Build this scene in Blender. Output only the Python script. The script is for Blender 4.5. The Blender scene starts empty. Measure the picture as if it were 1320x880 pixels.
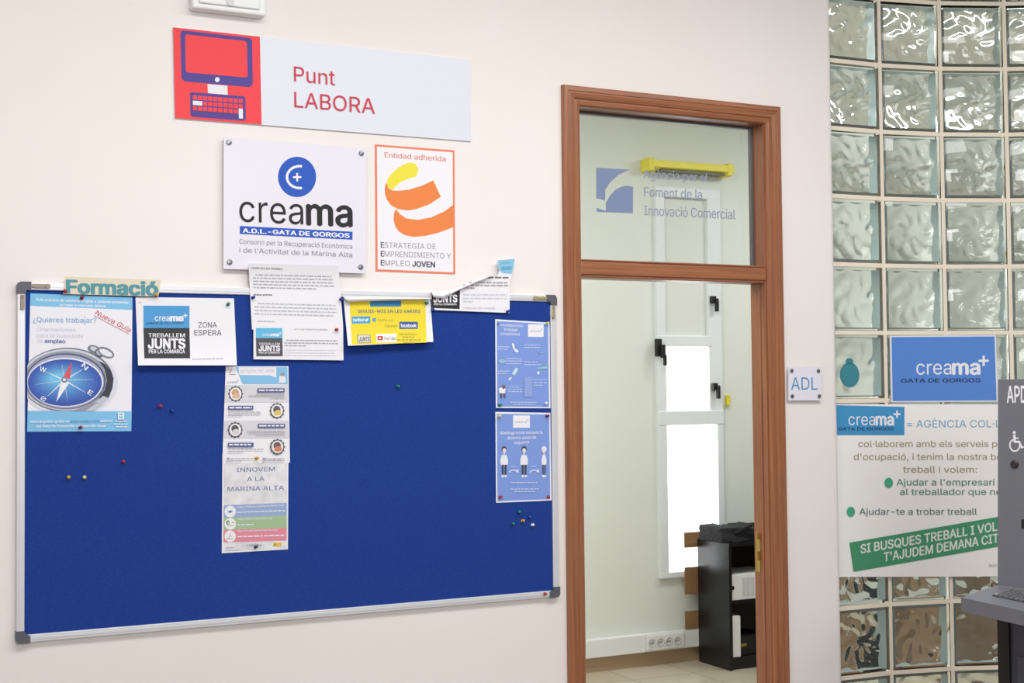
import bpy, bmesh, math, random
import numpy as np
from mathutils import Vector, Matrix
from mathutils.geometry import delaunay_2d_cdt
random.seed(7)
S = bpy.context.scene
COL = S.collection
PI = math.pi
def R(d): return math.radians(d)
def lin(c):
    c = c / 255.0
    return c / 12.92 if c <= 0.04045 else ((c + 0.055) / 1.055) ** 2.4
def srgb(r, g, b): return (lin(r), lin(g), lin(b), 1.0)

# ------------------------------------------------------------------ camera
FPX, YAW, PITCH, ROLL = 1746.7, R(26.356), R(2.032), R(-0.5545)
CAM = Vector((0.0, -4.18, 1.635))
FW = Vector((math.sin(YAW) * math.cos(PITCH), math.cos(YAW) * math.cos(PITCH), math.sin(PITCH)))
_r = Vector((math.cos(YAW), -math.sin(YAW), 0)); _u = _r.cross(FW)
RT = math.cos(ROLL) * _r + math.sin(ROLL) * _u
UP = -math.sin(ROLL) * _r + math.cos(ROLL) * _u
cd = bpy.data.cameras.new('camera'); cam = bpy.data.objects.new('camera', cd); COL.objects.link(cam)
cam.matrix_world = Matrix(((RT.x, UP.x, -FW.x, CAM.x), (RT.y, UP.y, -FW.y, CAM.y), (RT.z, UP.z, -FW.z, CAM.z), (0, 0, 0, 1)))
cd.sensor_width = 36.0; cd.lens = 36.0 * FPX / 1320.0; cd.clip_end = 100
S.camera = cam

# ------------------------------------------------------------------ world, lights, exposure
S.view_settings.view_transform = 'Standard'
S.view_settings.look = 'None'
S.view_settings.gamma = 1.0
S.view_settings.use_curve_mapping = False
S.view_settings.exposure = 0.0
w = bpy.data.worlds.new('daylight'); S.world = w; w.use_nodes = True
w.node_tree.nodes['Background'].inputs[0].default_value = (0.97, 0.985, 1.0, 1)
w.node_tree.nodes['Background'].inputs[1].default_value = 0.365
def area(name, loc, aim, sx, sy, power, col=(1, 1, 1)):
    l = bpy.data.lights.new(name, 'AREA'); l.shape = 'RECTANGLE'; l.size = sx; l.size_y = sy
    l.energy = power; l.color = col
    o = bpy.data.objects.new(name, l); COL.objects.link(o); o.location = loc
    o.rotation_euler = (Vector(aim) - Vector(loc)).to_track_quat('-Z', 'Y').to_euler()
    return o
area('lobby_ceiling_panel_light', (1.9, -1.9, 3.42), (1.9, -1.75, 0), 4.2, 0.8, 85, (1.0, 0.985, 0.975))
area('lobby_fill_light', (0.9, -7.0, 2.8), (1.9, 0.0, 2.2), 2.0, 1.0, 78, (1.0, 0.99, 0.985))  # added fill light behind the camera, no window is built there
area('block_glint_light', (1.6, -6.6, 3.25), (4.2, 0, 2.3), 2.2, 0.3, 22, (0.97, 1.0, 1.0))  # added strip light, gives the glass blocks something bright to reflect
area('office_ceiling_panel_light', (2.6, 1.0, 3.36), (2.6, 1.0, 0), 2.2, 0.8, 47, (1.0, 1.0, 0.985))
area('office_lamp_light', (5.6, 1.25, 3.38), (5.6, 1.25, 0), 1.3, 0.18, 32, (1.0, 1.0, 0.985))

# ------------------------------------------------------------------ materials
MATS = {}
def mat(name, rgb, rough=0.6, metal=0.0, spec=None, emit=None):
    if name in MATS: return MATS[name]
    m = bpy.data.materials.new(name); m.use_nodes = True
    b = m.node_tree.nodes['Principled BSDF']
    b.inputs['Base Color'].default_value = srgb(*rgb)
    b.inputs['Roughness'].default_value = rough; b.inputs['Metallic'].default_value = metal
    if spec is not None: b.inputs['Specular IOR Level'].default_value = spec
    if emit:
        b.inputs['Emission Color'].default_value = srgb(*rgb); b.inputs['Emission Strength'].default_value = emit
    MATS[name] = m; return m
def nodes(m): return m.node_tree.nodes, m.node_tree.links, m.node_tree.nodes['Principled BSDF']
def add_bump(m, scale, strength, dist=0.002, detail=4):
    n, l, b = nodes(m)
    tc = n.new('ShaderNodeTexCoord'); no = n.new('ShaderNodeTexNoise'); no.inputs['Scale'].default_value = scale
    no.inputs['Detail'].default_value = detail
    bp = n.new('ShaderNodeBump'); bp.inputs['Strength'].default_value = strength; bp.inputs['Distance'].default_value = dist
    l.new(tc.outputs['Object'], no.inputs['Vector']); l.new(no.outputs['Fac'], bp.inputs['Height']); l.new(bp.outputs['Normal'], b.inputs['Normal'])
    return no
def noise_colour(m, scale, c1, c2, vec=(1, 1, 1), lo=0.35, hi=0.65, detail=4):
    n, l, b = nodes(m)
    tc = n.new('ShaderNodeTexCoord'); mp = n.new('ShaderNodeMapping'); mp.inputs['Scale'].default_value = vec
    no = n.new('ShaderNodeTexNoise'); no.inputs['Scale'].default_value = scale; no.inputs['Detail'].default_value = detail
    rp = n.new('ShaderNodeValToRGB'); rp.color_ramp.elements[0].position = lo; rp.color_ramp.elements[1].position = hi
    rp.color_ramp.elements[0].color = srgb(*c1); rp.color_ramp.elements[1].color = srgb(*c2)
    l.new(tc.outputs['Object'], mp.inputs['Vector']); l.new(mp.outputs['Vector'], no.inputs['Vector'])
    l.new(no.outputs['Fac'], rp.inputs['Fac']); l.new(rp.outputs['Color'], b.inputs['Base Color'])
M_wall = mat('painted_plaster', (239, 232, 229), 0.75); noise_colour(M_wall, 1.2, (238, 231, 228), (241, 235, 233)); add_bump(M_wall, 140, 0.12, 0.001)
M_office = mat('office_plaster', (227, 232, 225), 0.75); add_bump(M_office, 120, 0.1, 0.001)
M_ceil = mat('ceiling_paint', (248, 247, 243), 0.8)
M_lobbyfloor = mat('lobby_floor_tile', (150, 142, 132), 0.25); noise_colour(M_lobbyfloor, 3, (145, 137, 126), (158, 150, 140))
M_tile = mat('office_floor_tile', (205, 196, 176), 0.16)
def tile_floor(m):
    n, l, b = nodes(m)
    tc = n.new('ShaderNodeTexCoord'); br = n.new('ShaderNodeTexBrick')
    br.offset = 0.0; br.inputs['Scale'].default_value = 1.0; br.inputs['Brick Width'].default_value = 0.4; br.inputs['Row Height'].default_value = 0.4
    br.inputs['Mortar Size'].default_value = 0.003
    br.inputs['Color1'].default_value = srgb(206, 197, 178); br.inputs['Color2'].default_value = srgb(200, 191, 170); br.inputs['Mortar'].default_value = srgb(165, 152, 130)
    l.new(tc.outputs['Object'], br.inputs['Vector']); l.new(br.outputs['Color'], b.inputs['Base Color'])
tile_floor(M_tile)
def wood(name, vec, c1, c2, rough=0.32):
    m = mat(name, c1, rough)
    n, l, b = nodes(m)
    tc = n.new('ShaderNodeTexCoord'); mp = n.new('ShaderNodeMapping'); mp.inputs['Scale'].default_value = vec
    a = n.new('ShaderNodeTexNoise'); a.inputs['Scale'].default_value = 1.0; a.inputs['Detail'].default_value = 6; a.inputs['Roughness'].default_value = 0.65
    rp = n.new('ShaderNodeValToRGB'); rp.color_ramp.elements[0].position = 0.3; rp.color_ramp.elements[1].position = 0.72
    rp.color_ramp.elements[0].color = srgb(*c1); rp.color_ramp.elements[1].color = srgb(*c2)
    l.new(tc.outputs['Object'], mp.inputs['Vector']); l.new(mp.outputs['Vector'], a.inputs['Vector'])
    l.new(a.outputs['Fac'], rp.inputs['Fac']); l.new(rp.outputs['Color'], b.inputs['Base Color'])
    return m
M_woodV = wood('mahogany_vertical_grain', (110, 110, 2.5), (132, 78, 50), (172, 114, 80))
M_woodH = wood('mahogany_horizontal_grain', (2.5, 110, 110), (132, 78, 50), (172, 114, 80))
M_alu = mat('aluminium', (220, 221, 226), 0.38, 0.25); add_bump(M_alu, 60, 0.04, 0.001)
M_steel = mat('steel', (140, 140, 144), 0.3, 0.9)
M_brass = mat('brass', (202, 172, 96), 0.3, 0.85)
M_capgrey = mat('grey_plastic', (88, 90, 100), 0.5)
M_felt = mat('blue_felt', (34, 63, 142), 0.95, spec=0.1); noise_colour(M_felt, 420, (31, 59, 136), (39, 69, 150)); add_bump(M_felt, 600, 0.35, 0.001)
M_paper = mat('white_paper', (238, 238, 244), 0.7)
M_blackmatt = mat('black_plastic', (24, 24, 26), 0.5)
M_white = mat('white_plastic', (236, 238, 238), 0.4)

# ------------------------------------------------------------------ builders
def mesh_obj(name, verts, faces, mats, parent=None, origin=None, fm=None, smooth=False):
    """link ONE mesh; verts are world coordinates, origin is where its own zero sits"""
    base = parent.get('_o') if parent is not None else None
    if parent is not None:
        po = Vector(base); org = po
    else:
        org = Vector(origin) if origin is not None else Vector((0, 0, 0))
    me = bpy.data.meshes.new(name)
    me.from_pydata([tuple(Vector(v) - org) for v in verts], [], faces)
    for m in (mats if isinstance(mats, (list, tuple)) else [mats]): me.materials.append(m)
    if fm: me.polygons.foreach_set('material_index', fm)
    if smooth: me.polygons.foreach_set('use_smooth', [True] * len(me.polygons))
    me.update()
    o = bpy.data.objects.new(name, me); COL.objects.link(o)
    if parent is not None: o.parent = parent
    else: o.location = org
    o['_o'] = tuple(org)
    return o
def empty(name, loc):
    o = bpy.data.objects.new(name, None); COL.objects.link(o); o.location = loc; o['_o'] = tuple(loc); o.empty_display_size = 0.05; return o
def tag(o, label=None, cat=None, group=None, kind=None):
    if label: o['label'] = label
    if cat: o['category'] = cat
    if group: o['group'] = group
    if kind: o['kind'] = kind
    return o
class B:
    """gathers shapes in world coordinates"""
    def __init__(s): s.v = []; s.f = []; s.m = []
    def add(s, vs, fs, mi=0):
        k = len(s.v); s.v += [Vector(v) for v in vs]; s.f += [tuple(i + k for i in f) for f in fs]; s.m += [mi] * len(fs)
    def bm(s, bm, mi=0):
        bm.verts.index_update()
        s.add([v.co.copy() for v in bm.verts], [[v.index for v in f.verts] for f in bm.faces], mi); bm.free()
    def box(s, x0, x1, y0, y1, z0, z1, bev=0.0, mi=0, seg=2):
        bm = bmesh.new(); bmesh.ops.create_cube(bm, size=1)
        for v in bm.verts: v.co = Vector(((x0 + x1) / 2 + v.co.x * (x1 - x0), (y0 + y1) / 2 + v.co.y * (y1 - y0), (z0 + z1) / 2 + v.co.z * (z1 - z0)))
        if bev > 0: bmesh.ops.bevel(bm, geom=list(bm.edges), offset=bev, segments=seg, profile=0.5, affect='EDGES')
        s.bm(bm, mi); return s
    def cyl(s, c, axis, r, h, n=20, bev=0.0, mi=0, r2=None):
        bm = bmesh.new(); bmesh.ops.create_cone(bm, cap_ends=True, segments=n, radius1=r, radius2=r if r2 is None else r2, depth=h)
        if bev > 0: bmesh.ops.bevel(bm, geom=[e for e in bm.edges if len(e.link_faces) == 2 and any(len(f.verts) > 4 for f in e.link_faces)], offset=bev, segments=2, affect='EDGES')
        q = Vector((0, 0, 1)).rotation_difference(Vector(axis))
        for v in bm.verts: v.co = q @ v.co + Vector(c)
        s.bm(bm, mi); return s
    def prism(s, pts, vec, mi=0):
        """extrude a 3D polygon along vec"""
        n = len(pts); p = [Vector(a) for a in pts]; q = [a + Vector(vec) for a in p]
        s.add(p + q, [tuple(range(n))[::-1], tuple(range(n, 2 * n))] + [(i, (i + 1) % n, n + (i + 1) % n, n + i) for i in range(n)], mi); return s
    def lathe(s, prof, c, axis, n=14, mi=0):
        q = Vector((0, 0, 1)).rotation_difference(Vector(axis)); vs = []; fs = []
        for (r, h) in prof:
            for k in range(n):
                a = 2 * PI * k / n; vs.append(q @ Vector((r * math.cos(a), r * math.sin(a), h)) + Vector(c))
        for i in range(len(prof) - 1):
            for k in range(n): fs.append((i * n + k, i * n + (k + 1) % n, (i + 1) * n + (k + 1) % n, (i + 1) * n + k))
        fs.append(tuple(range(n))[::-1]); fs.append(tuple((len(prof) - 1) * n + k for k in range(n)))
        s.add(vs, fs, mi); return s
    def build(s, name, mats, parent=None, origin=None, smooth=False):
        o = mesh_obj(name, s.v, s.f, mats, parent, origin, s.m, smooth)
        bm = bmesh.new(); bm.from_mesh(o.data); bmesh.ops.recalc_face_normals(bm, faces=bm.faces[:]); bm.to_mesh(o.data); bm.free()
        return o

# measuring on the photograph: where the sight line through a point meets a known surface
def ray(px, py): return FW + RT * ((px - 660.0) / FPX) - UP * ((py - 440.0) / FPX)
def ony(px, py, y):
    d = ray(px, py); return CAM + d * ((y - CAM.y) / d.y)
def onz(px, py, z):
    d = ray(px, py); return CAM + d * ((z - CAM.z) / d.z)
class WallMap:
    """a vertical surface parallel to the long wall at y, optionally bulging towards the room by curl(u, v)"""
    def __init__(s, y, curl=None, box=None):
        s.y = y; s.curl = curl
        if curl:
            a = ony(box[0][0], box[0][1], y); b = ony(box[1][0], box[1][1], y); s.x0, s.x1, s.z0, s.z1 = a.x, b.x, a.z, b.z
    def __call__(s, px, py, off=0.0):
        y = s.y - off
        p = ony(px, py, y)
        if s.curl:
            for _ in range(4):
                c = s.curl(min(1.3, max(-.3, (p.x - s.x0) / (s.x1 - s.x0))), min(1.3, max(-.3, (s.z0 - p.z) / (s.z0 - s.z1))))
                p = ony(px, py, y - c)
        return p
    def n(s, p): return Vector((0, -1, 0))
class PlaneMap:
    def __init__(s, o, n): s.o = Vector(o); s.nn = Vector(n).normalized()
    def __call__(s, px, py, off=0.0):
        d = ray(px, py); o = s.o + s.nn * off; return CAM + d * ((o - CAM).dot(s.nn) / d.dot(s.nn))
    def n(s, p): return s.nn
class PolyMap:
    """a vertical surface following a polyline in plan, towards the room"""
    def __init__(s, pts): s.p = [Vector((a[0], a[1], 0)) for a in pts]
    def segn(s, i):
        t = (s.p[i + 1] - s.p[i]).normalized(); return Vector((t.y, -t.x, 0))
    def vn(s, i):
        a = s.segn(max(0, i - 1)); b = s.segn(min(len(s.p) - 2, i)); return (a + b).normalized()
    def __call__(s, px, py, off=0.0):
        d = ray(px, py); q = [s.p[i] + s.vn(i) * off for i in range(len(s.p))]
        best = None
        for i in range(len(q) - 1):
            e = q[i + 1] - q[i]; den = d.x * e.y - d.y * e.x
            c = q[i] - CAM; t = (c.x * e.y - c.y * e.x) / den; u = (c.x * d.y - c.y * d.x) / den
            lo = -1e9 if i == 0 else -1e-9; hi = 1e9 if i == len(q) - 2 else 1 + 1e-9
            if lo <= u <= hi and t > 0 and (best is None or t < best): best = t
        return CAM + d * best
    def n(s, p):
        k = min(range(len(s.p) - 1), key=lambda i: ((s.p[i] + s.p[i + 1]) / 2 - Vector((p.x, p.y, 0))).length); return s.segn(k)

# a plain grotesque face if this Blender carries one, else its built-in face
try:
    import os
    FACE = bpy.data.fonts.load(os.path.join(bpy.utils.system_resource('DATAFILES', path='fonts'), 'Inter.woff2'))
except Exception:
    FACE = None
# text measured once per string
_tc = {}
def glyphs(body, shear=0.0):
    key = (body, shear)
    if key in _tc: return _tc[key]
    c = bpy.data.curves.new('lettering_source', 'FONT'); c.body = body; c.size = 1.0; c.shear = shear; c.resolution_u = 3; c.fill_mode = 'NONE'
    if FACE: c.font = FACE
    o = bpy.data.objects.new('lettering_source', c); COL.objects.link(o)
    dg = bpy.context.evaluated_depsgraph_get(); ev = o.evaluated_get(dg); me = ev.to_mesh()
    P = [(v.co.x, v.co.y) for v in me.vertices]; E = [tuple(e.vertices) for e in me.edges]
    ev.to_mesh_clear(); bpy.data.objects.remove(o); bpy.data.curves.remove(c)
    # fill the outlines by the winding rule, so that strokes of one letter may overlap
    v2, _, f2, _, _, _ = delaunay_2d_cdt([Vector(p) for p in P], E, [], 0, 1e-6, True)
    V = np.array([(v.x, v.y) for v in v2]); A = np.array(P)[[e[0] for e in E]]; Z = np.array(P)[[e[1] for e in E]]
    keep = []
    for f in f2:
        x, y = V[list(f)].mean(axis=0)
        up_ = (A[:, 1] <= y) & (Z[:, 1] > y); dn = (A[:, 1] > y) & (Z[:, 1] <= y); m_ = up_ | dn
        xx = A[m_, 0] + (y - A[m_, 1]) / (Z[m_, 1] - A[m_, 1]) * (Z[m_, 0] - A[m_, 0])
        if (np.where(up_[m_], 1, -1) * (xx > x)).sum() != 0: keep.append(tuple(f))
    r = ([Vector((v.x, v.y, 0)) for v in v2], keep)
    _tc[key] = r; return r
CAPH = max(v.y for v in glyphs('H')[0]); XH = max(v.y for v in glyphs('x')[0])

class Sheet:
    """a flat or curling sheet (paper, sign, plate) with its printing as child meshes"""
    def __init__(s, name, label, cat, M, corners, material, thick=0.0006, grid=1, group=None, outline=None, kx=1.0, o=(0, 0), edge=None):
        s.M = M; s.kx = kx; s.o = o; s.thick = thick; s.grid = grid; s.parts = {}; s.level = {}; s.n = 0
        b = B(); tl, tr, br, bl = [s.T(*c) for c in corners]; s.corners = (tl, tr, br, bl)
        if outline:
            f = [M(*s.T(*p), thick) for p in outline]; k = len(f)
            bk = [p - M.n(p) * thick for p in f]
            b.add(f + bk, [tuple(range(k)), tuple(range(k, 2 * k))[::-1]] + [(i, (i + 1) % k, k + (i + 1) % k, k + i) for i in range(k)])
        else:
            g = grid; f = []; bk = []
            for j in range(g + 1):
                for i in range(g + 1):
                    p = M(*s.bil(i / g, j / g), thick); f.append(p); bk.append(p - M.n(p) * thick)
            N = (g + 1) ** 2; fs = []
            ix = lambda i, j: j * (g + 1) + i
            for j in range(g):
                for i in range(g):
                    q = (ix(i, j), ix(i, j + 1), ix(i + 1, j + 1), ix(i + 1, j)); fs.append(q); fs.append(tuple(N + a for a in q[::-1]))
            for i in range(g):
                for a, c in (((i, 0), (i + 1, 0)), ((i + 1, g), (i, g)), ((0, i + 1), (0, i)), ((g, i), (g, i + 1))):
                    a = ix(*a); c = ix(*c); fs.append((a, c, N + c, N + a))
            b.add(f + bk, fs)
        lo = min(v.z for v in b.v); cx = sum((v for v in b.v), Vector()) / len(b.v)
        s.obj = b.build(name, material, None, (cx.x, cx.y, lo), smooth=False)
        if grid > 1: s.obj.data.polygons.foreach_set('use_smooth', [True] * len(s.obj.data.polygons))
        if thick < .004 or grid > 1:
            if grid > 1:
                try: s.obj.data.set_sharp_from_angle(angle=R(40))
                except Exception: pass
        tag(s.obj, label, cat, group)
    hold = None; gap = 0.00006; lift = 0.0003
    def T(s, x, y): return (s.o[0] + x / s.kx, s.o[1] + y / s.kx)
    def crop(s, k, ox, oy): s.kx = k; s.o = (ox, oy); return s
    def bil(s, u, v):
        tl, tr, br, bl = s.corners
        return tuple((tl[i] * (1 - u) + tr[i] * u) * (1 - v) + (bl[i] * (1 - u) + br[i] * u) * v for i in (0, 1))
    def _off(s):
        s.n += 1; return s.thick + s.lift + s.gap * s.n
    def _put(s, part, m, pts2, faces, off=None):
        off = s._off() if off is None else off
        if part in ('stripe', 'portrait', 'badge', 'bullet', 'lettering', 'vinyl_lettering', 'panel_lettering') and not s.hold:
            s.seq = getattr(s, 'seq', 0) + 1; part = part + '#%d' % s.seq
        elif s.hold: part = s.hold
        d = s.parts.setdefault(part, B()); ms = s.level.setdefault(part, [])
        if m not in ms: ms.append(m)
        d.add([s.M(x, y, off) for x, y in pts2], faces, ms.index(m))
    def poly(s, part, m, pts, raw=False):
        p = pts if raw else [s.T(*q) for q in pts]
        if s.grid > 1 and len(p) == 4: return s.quad(part, m, p, True)
        s._put(part, m, p, [tuple(range(len(p)))])
    def quad(s, part, m, pts, raw=False, g=None):
        p = pts if raw else [s.T(*q) for q in pts]; g = g or (s.grid if s.grid > 1 else 1); vs = []; fs = []
        for j in range(g + 1):
            for i in range(g + 1):
                u, v = i / g, j / g
                vs.append(tuple((p[0][k] * (1 - u) + p[1][k] * u) * (1 - v) + (p[3][k] * (1 - u) + p[2][k] * u) * v for k in (0, 1)))
        for j in range(g):
            for i in range(g): a = j * (g + 1) + i; fs.append((a, a + g + 1, a + g + 2, a + 1))
        s._put(part, m, vs, fs)
    def rect(s, part, m, x0, y0, x1, y1, sl=0.0):
        """sl = drop of the right end, in the same units"""
        s.poly(part, m, [(x0, y0), (x1, y0 + sl), (x1, y1 + sl), (x0, y1)])
    def ell(s, part, m, cx, cy, rx, ry, a0=0, a1=360, n=36, clip=None, rot=0):
        pts = []
        for k in range(n + (0 if a1 - a0 == 360 else 1)):
            a = R(a0 + (a1 - a0) * k / n); x = rx * math.cos(a); y = ry * math.sin(a); c, q = math.cos(R(rot)), math.sin(R(rot))
            X, Y = cx + x * c - y * q, cy + x * q + y * c
            if clip: X = min(max(X, clip[0]), clip[2]); Y = min(max(Y, clip[1]), clip[3])
            pts.append((X, Y))
        s.poly(part, m, pts)
    def arc(s, part, m, cx, cy, rx, ry, wdt, a0, a1, n=28):
        o = []; i = []
        for k in range(n + 1):
            a = R(a0 + (a1 - a0) * k / n); o.append(s.T(cx + rx * math.cos(a), cy + ry * math.sin(a))); i.append(s.T(cx + (rx - wdt) * math.cos(a), cy + (ry - wdt) * math.sin(a)))
        s._put(part, m, o + i, [(k, k + 1, n + 2 + k, n + 1 + k) for k in range(n)])
    def line(s, part, m, x0, y0, x1, y1, wd, w1=None):
        d = Vector((x1 - x0, y1 - y0)).normalized(); q = Vector((-d.y, d.x)); w1 = wd if w1 is None else w1
        s.poly(part, m, [(x0 + q.x * wd / 2, y0 + q.y * wd / 2), (x1 + q.x * w1 / 2, y1 + q.y * w1 / 2), (x1 - q.x * w1 / 2, y1 - q.y * w1 / 2), (x0 - q.x * wd / 2, y0 - q.y * wd / 2)])
    def plus(s, part, m, x, y, a, t):
        s.rect(part, m, x - a, y - t / 2, x + a, y + t / 2); s.rect(part, m, x - t / 2, y - a, x + t / 2, y + a)
    def text(s, part, m, body, x0, y0, x1, y1, h, bold=0.0, xh=False, shear=0.0, perp=False):
        vs, fs = glyphs(body, shear)
        lo = min(v.x for v in vs); hi = max(v.x for v in vs); ref = XH if xh else CAPH
        a = Vector(s.T(x0, y0)); e = Vector(s.T(x1, y1)) - a; hh = h / s.kx
        up = Vector((e.y, -e.x)).normalized() * hh if perp else Vector((-0.013 * hh, -hh))
        x = max(0.0, bold); keep = s.hold
        # heavier strokes: the same outlines laid over each other a little apart, each on its own hair-thin layer
        sh = [(0, 0)] if x < .004 else [(-x, 0), (x, 0)] if x < .016 else [(-x, 0), (x, 0), (0, x * .7), (0, -x * .7)]
        if x > .03: sh += [(-x, x * .6), (x, -x * .6), (-x, -x * .6), (x, x * .6)]
        if not s.hold:
            s.seq = getattr(s, 'seq', 0) + 1; s.hold = part + ('#%d' % s.seq if part in ('lettering', 'vinyl_lettering', 'panel_lettering', 'badge') else '')
        for dx, dy in sh:
            s._put(part, m, [tuple(a + e * ((v.x + dx - lo) / (hi - lo)) + up * ((v.y + dy) / ref)) for v in vs], fs, s.n * s.gap + s.thick + s.lift + s.gap * 1 + s.gap * .2 * (sh.index((dx, dy)) + 1))
        s.n += 1; s.hold = keep
    def greek(s, part, m, x0, y0, x1, y1, h, words=None):
        """a line of print too small to read: word-length dashes"""
        rnd = random.Random(int(x0 * 31 + y0 * 17)); x = x0; off = s._off(); part = 'fine_print'; keep = s.hold; s.hold = None
        L = x1 - x0; u = h * 0.9
        while x < x1 - u * 0.5:
            wl = min(x1 - x, u * rnd.uniform(1.6, 5.5)); t0 = (x - x0) / L; t1 = (x + wl - x0) / L
            s._put(part, m, [s.T(x, y0 + (y1 - y0) * t0 - h), s.T(x + wl, y0 + (y1 - y0) * t1 - h), s.T(x + wl, y0 + (y1 - y0) * t1), s.T(x, y0 + (y1 - y0) * t0)], [(0, 1, 2, 3)], off)
            x += wl + u * 0.8
        s.hold = keep
    def done(s):
        for k, d in s.parts.items():
            o = mesh_obj(k.split('#')[0], d.v, d.f, s.level[k], s.obj, None, d.m)
            if k == 'fine_print': o['kind'] = 'stuff'
            s.obj_last = o
        return s.obj
def ink(r, g, b): return mat('ink_%02x%02x%02x' % (r, g, b), (r, g, b), 0.65)

# ------------------------------------------------------------------ the curved glass block wall in plan
BP, BV = 0.275, 0.272
bpts = [Vector((3.775, 0.045))]
for a in (12, 22, 31, 39, 46): bpts.append(bpts[-1] + Vector((math.cos(R(a)), -math.sin(R(a)))) * BP)
bpts.insert(0, bpts[0] - Vector((math.cos(R(3)), -math.sin(R(3)))) * BP)
Z0 = 0.489 - BV

# ------------------------------------------------------------------ room shell
X_END = 3.495
OP = dict(x0=2.335, x1=3.155, zt=2.65)                 # clear opening in the front wall
wb = B()
wb.box(-2.6, OP['x0'], 0.0, 0.085, 0, 3.48)
wb.box(OP['x0'], OP['x1'], 0.0, 0.085, OP['zt'], 3.48)
# right-hand pier with a rounded arris
pr = [(OP['x1'], 0.0)]
for k in range(9):
    a = R(-90 + 90 * k / 8); pr.append((X_END - 0.03 + 0.03 * math.cos(a), 0.03 + 0.03 * math.sin(a)))
pr += [(X_END, 0.145), (3.30, 0.145), (3.30, 0.085), (OP['x1'], 0.085)]
wb.prism([(x, y, 0) for x, y in pr], (0, 0, 3.48))
tag(wb.build('wall_front', M_wall), kind='structure')
tag(B().box(-2.72, 7.0, -8, 0, -0.12, 0).build('floor', M_lobbyfloor), kind='structure')
tag(B().box(-2.72, 7.0, -5.6, 0, 3.48, 3.6).build('ceiling', M_ceil), kind='structure')
tag(B().box(-2.72, -2.6, -6.0, 0.12, 0, 3.48).build('wall_left', M_wall), kind='structure')
# office behind
tag(B().box(1.2, 8.2, 0.0, 2.82, -0.12, 0).build('floor_office', M_tile), kind='structure')
tag(B().box(1.2, 8.2, 0.12, 2.82, 3.42, 3.6).build('ceiling_office', M_ceil), kind='structure')
tag(B().box(1.2, 1.32, 0.12, 2.7, 0, 3.42).build('wall_office_left', M_office), kind='structure')
tag(B().box(8.08, 8.2, -2.0, 2.82, 0, 3.42).build('wall_office_right', M_office), kind='structure')
WX0, WX1, WZ0, WZ1 = 4.363, 4.832, 0.505, 2.845          # window hole in the office's back wall
ob = B()
ob.box(1.2, WX0, 2.70, 2.82, 0, 3.42); ob.box(WX1, 8.2, 2.70, 2.82, 0, 3.42)
ob.box(WX0, WX1, 2.70, 2.82, 0, WZ0); ob.box(WX0, WX1, 2.70, 2.82, WZ1, 3.42)
tag(ob.build('wall_back', M_office), kind='structure')
M_skirt = mat('brown_tile_skirting', (178, 152, 124), 0.4)
sk = B(); sk.box(1.32, 8.08, 2.688, 2.70, 0.0, 0.085, 0.002)
tag(sk.build('baseboard_back', M_skirt), kind='structure')

# glass block wall
M_glass = mat('block_glass', (251, 254, 252), 0.01)
_n, _l, _b = nodes(M_glass); _b.inputs['Transmission Weight'].default_value = 1.0; _b.inputs['IOR'].default_value = 1.45
M_edge = mat('block_edge_glass', (206, 226, 228), 0.3)
M_mortar = mat('cream_mortar', (242, 230, 212), 0.8); add_bump(M_mortar, 90, 0.3, 0.002)
bw = empty('wall_glass_block', (bpts[0].x, bpts[0].y, 0)); tag(bw, kind='structure')
GW, GH, GD, GA = BP - 0.017, BV - 0.017, 0.080, 0.010
def wave(u, v):
    """moulded ripples on the inner face, fanning from the middle of the block"""
    a = math.atan2(v, u); r = math.hypot(u, v)
    e = (1 - u ** 8) * (1 - v ** 8)
    return e * (0.0026 * math.sin(8 * a + 1.5 * math.sin(5 * r)) * min(1, r * 1.3) + 0.0014 * math.cos(7.2 * u + 1.1) * math.cos(6.6 * v - 0.6) + 0.0012 * math.sin(11 * r + 1.5 * u))
def block_mesh():
    b = B(); g = 32
    # outer skin (rounded box) and the hollow inside with rippled faces
    bm = bmesh.new(); bmesh.ops.create_cube(bm, size=1)
    for v in bm.verts: v.co = Vector((v.co.x * GW, v.co.y * GD + GD / 2, v.co.z * GH))
    bmesh.ops.bevel(bm, geom=list(bm.edges), offset=0.004, segments=2, profile=0.5, affect='EDGES')
    bmesh.ops.recalc_face_normals(bm, faces=bm.faces[:])
    bm.verts.index_update()
    b.add([v.co.copy() for v in bm.verts], [[v.index for v in f.verts] for f in bm.faces], 0); bm.free()
    hw, hh = GW / 2 - 0.013, GH / 2 - 0.013
    vs = []
    for side in (0, 1):
        for j in range(g + 1):
            for i in range(g + 1):
                u = -1 + 2 * i / g; v = -1 + 2 * j / g
                d = wave(u, v) if side == 0 else -0.6 * wave(v, -u)
                y = (GA + d) if side == 0 else (GD - GA + d)
                vs.append((u * hw, y, v * hh))
    N = (g + 1) ** 2; fs = []; ix = lambda i, j: j * (g + 1) + i
    for j in range(g):
        for i in range(g):
            q = (ix(i, j), ix(i + 1, j), ix(i + 1, j + 1), ix(i, j + 1))
            fs.append(q[::-1]); fs.append(tuple(N + a for a in q))          # normals point into the cavity
    nf = len(fs); es = []
    for i in range(g):
        for a, c in (((i, 0), (i + 1, 0)), ((i + 1, g), (i, g)), ((0, i + 1), (0, i)), ((g, i), (g, i + 1))):
            a = ix(*a); c = ix(*c); es.append((a, c, N + c, N + a))
    b.add(vs, fs + es, 0)
    return b, len(es)
_bb, _ne = block_mesh()
for i in range(len(_bb.m) - _ne, len(_bb.m)): _bb.m[i] = 1
bme = bpy.data.meshes.new('glass_block')
bme.from_pydata([tuple(v) for v in _bb.v], [], _bb.f); bme.materials.append(M_glass); bme.materials.append(M_edge)
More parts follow.
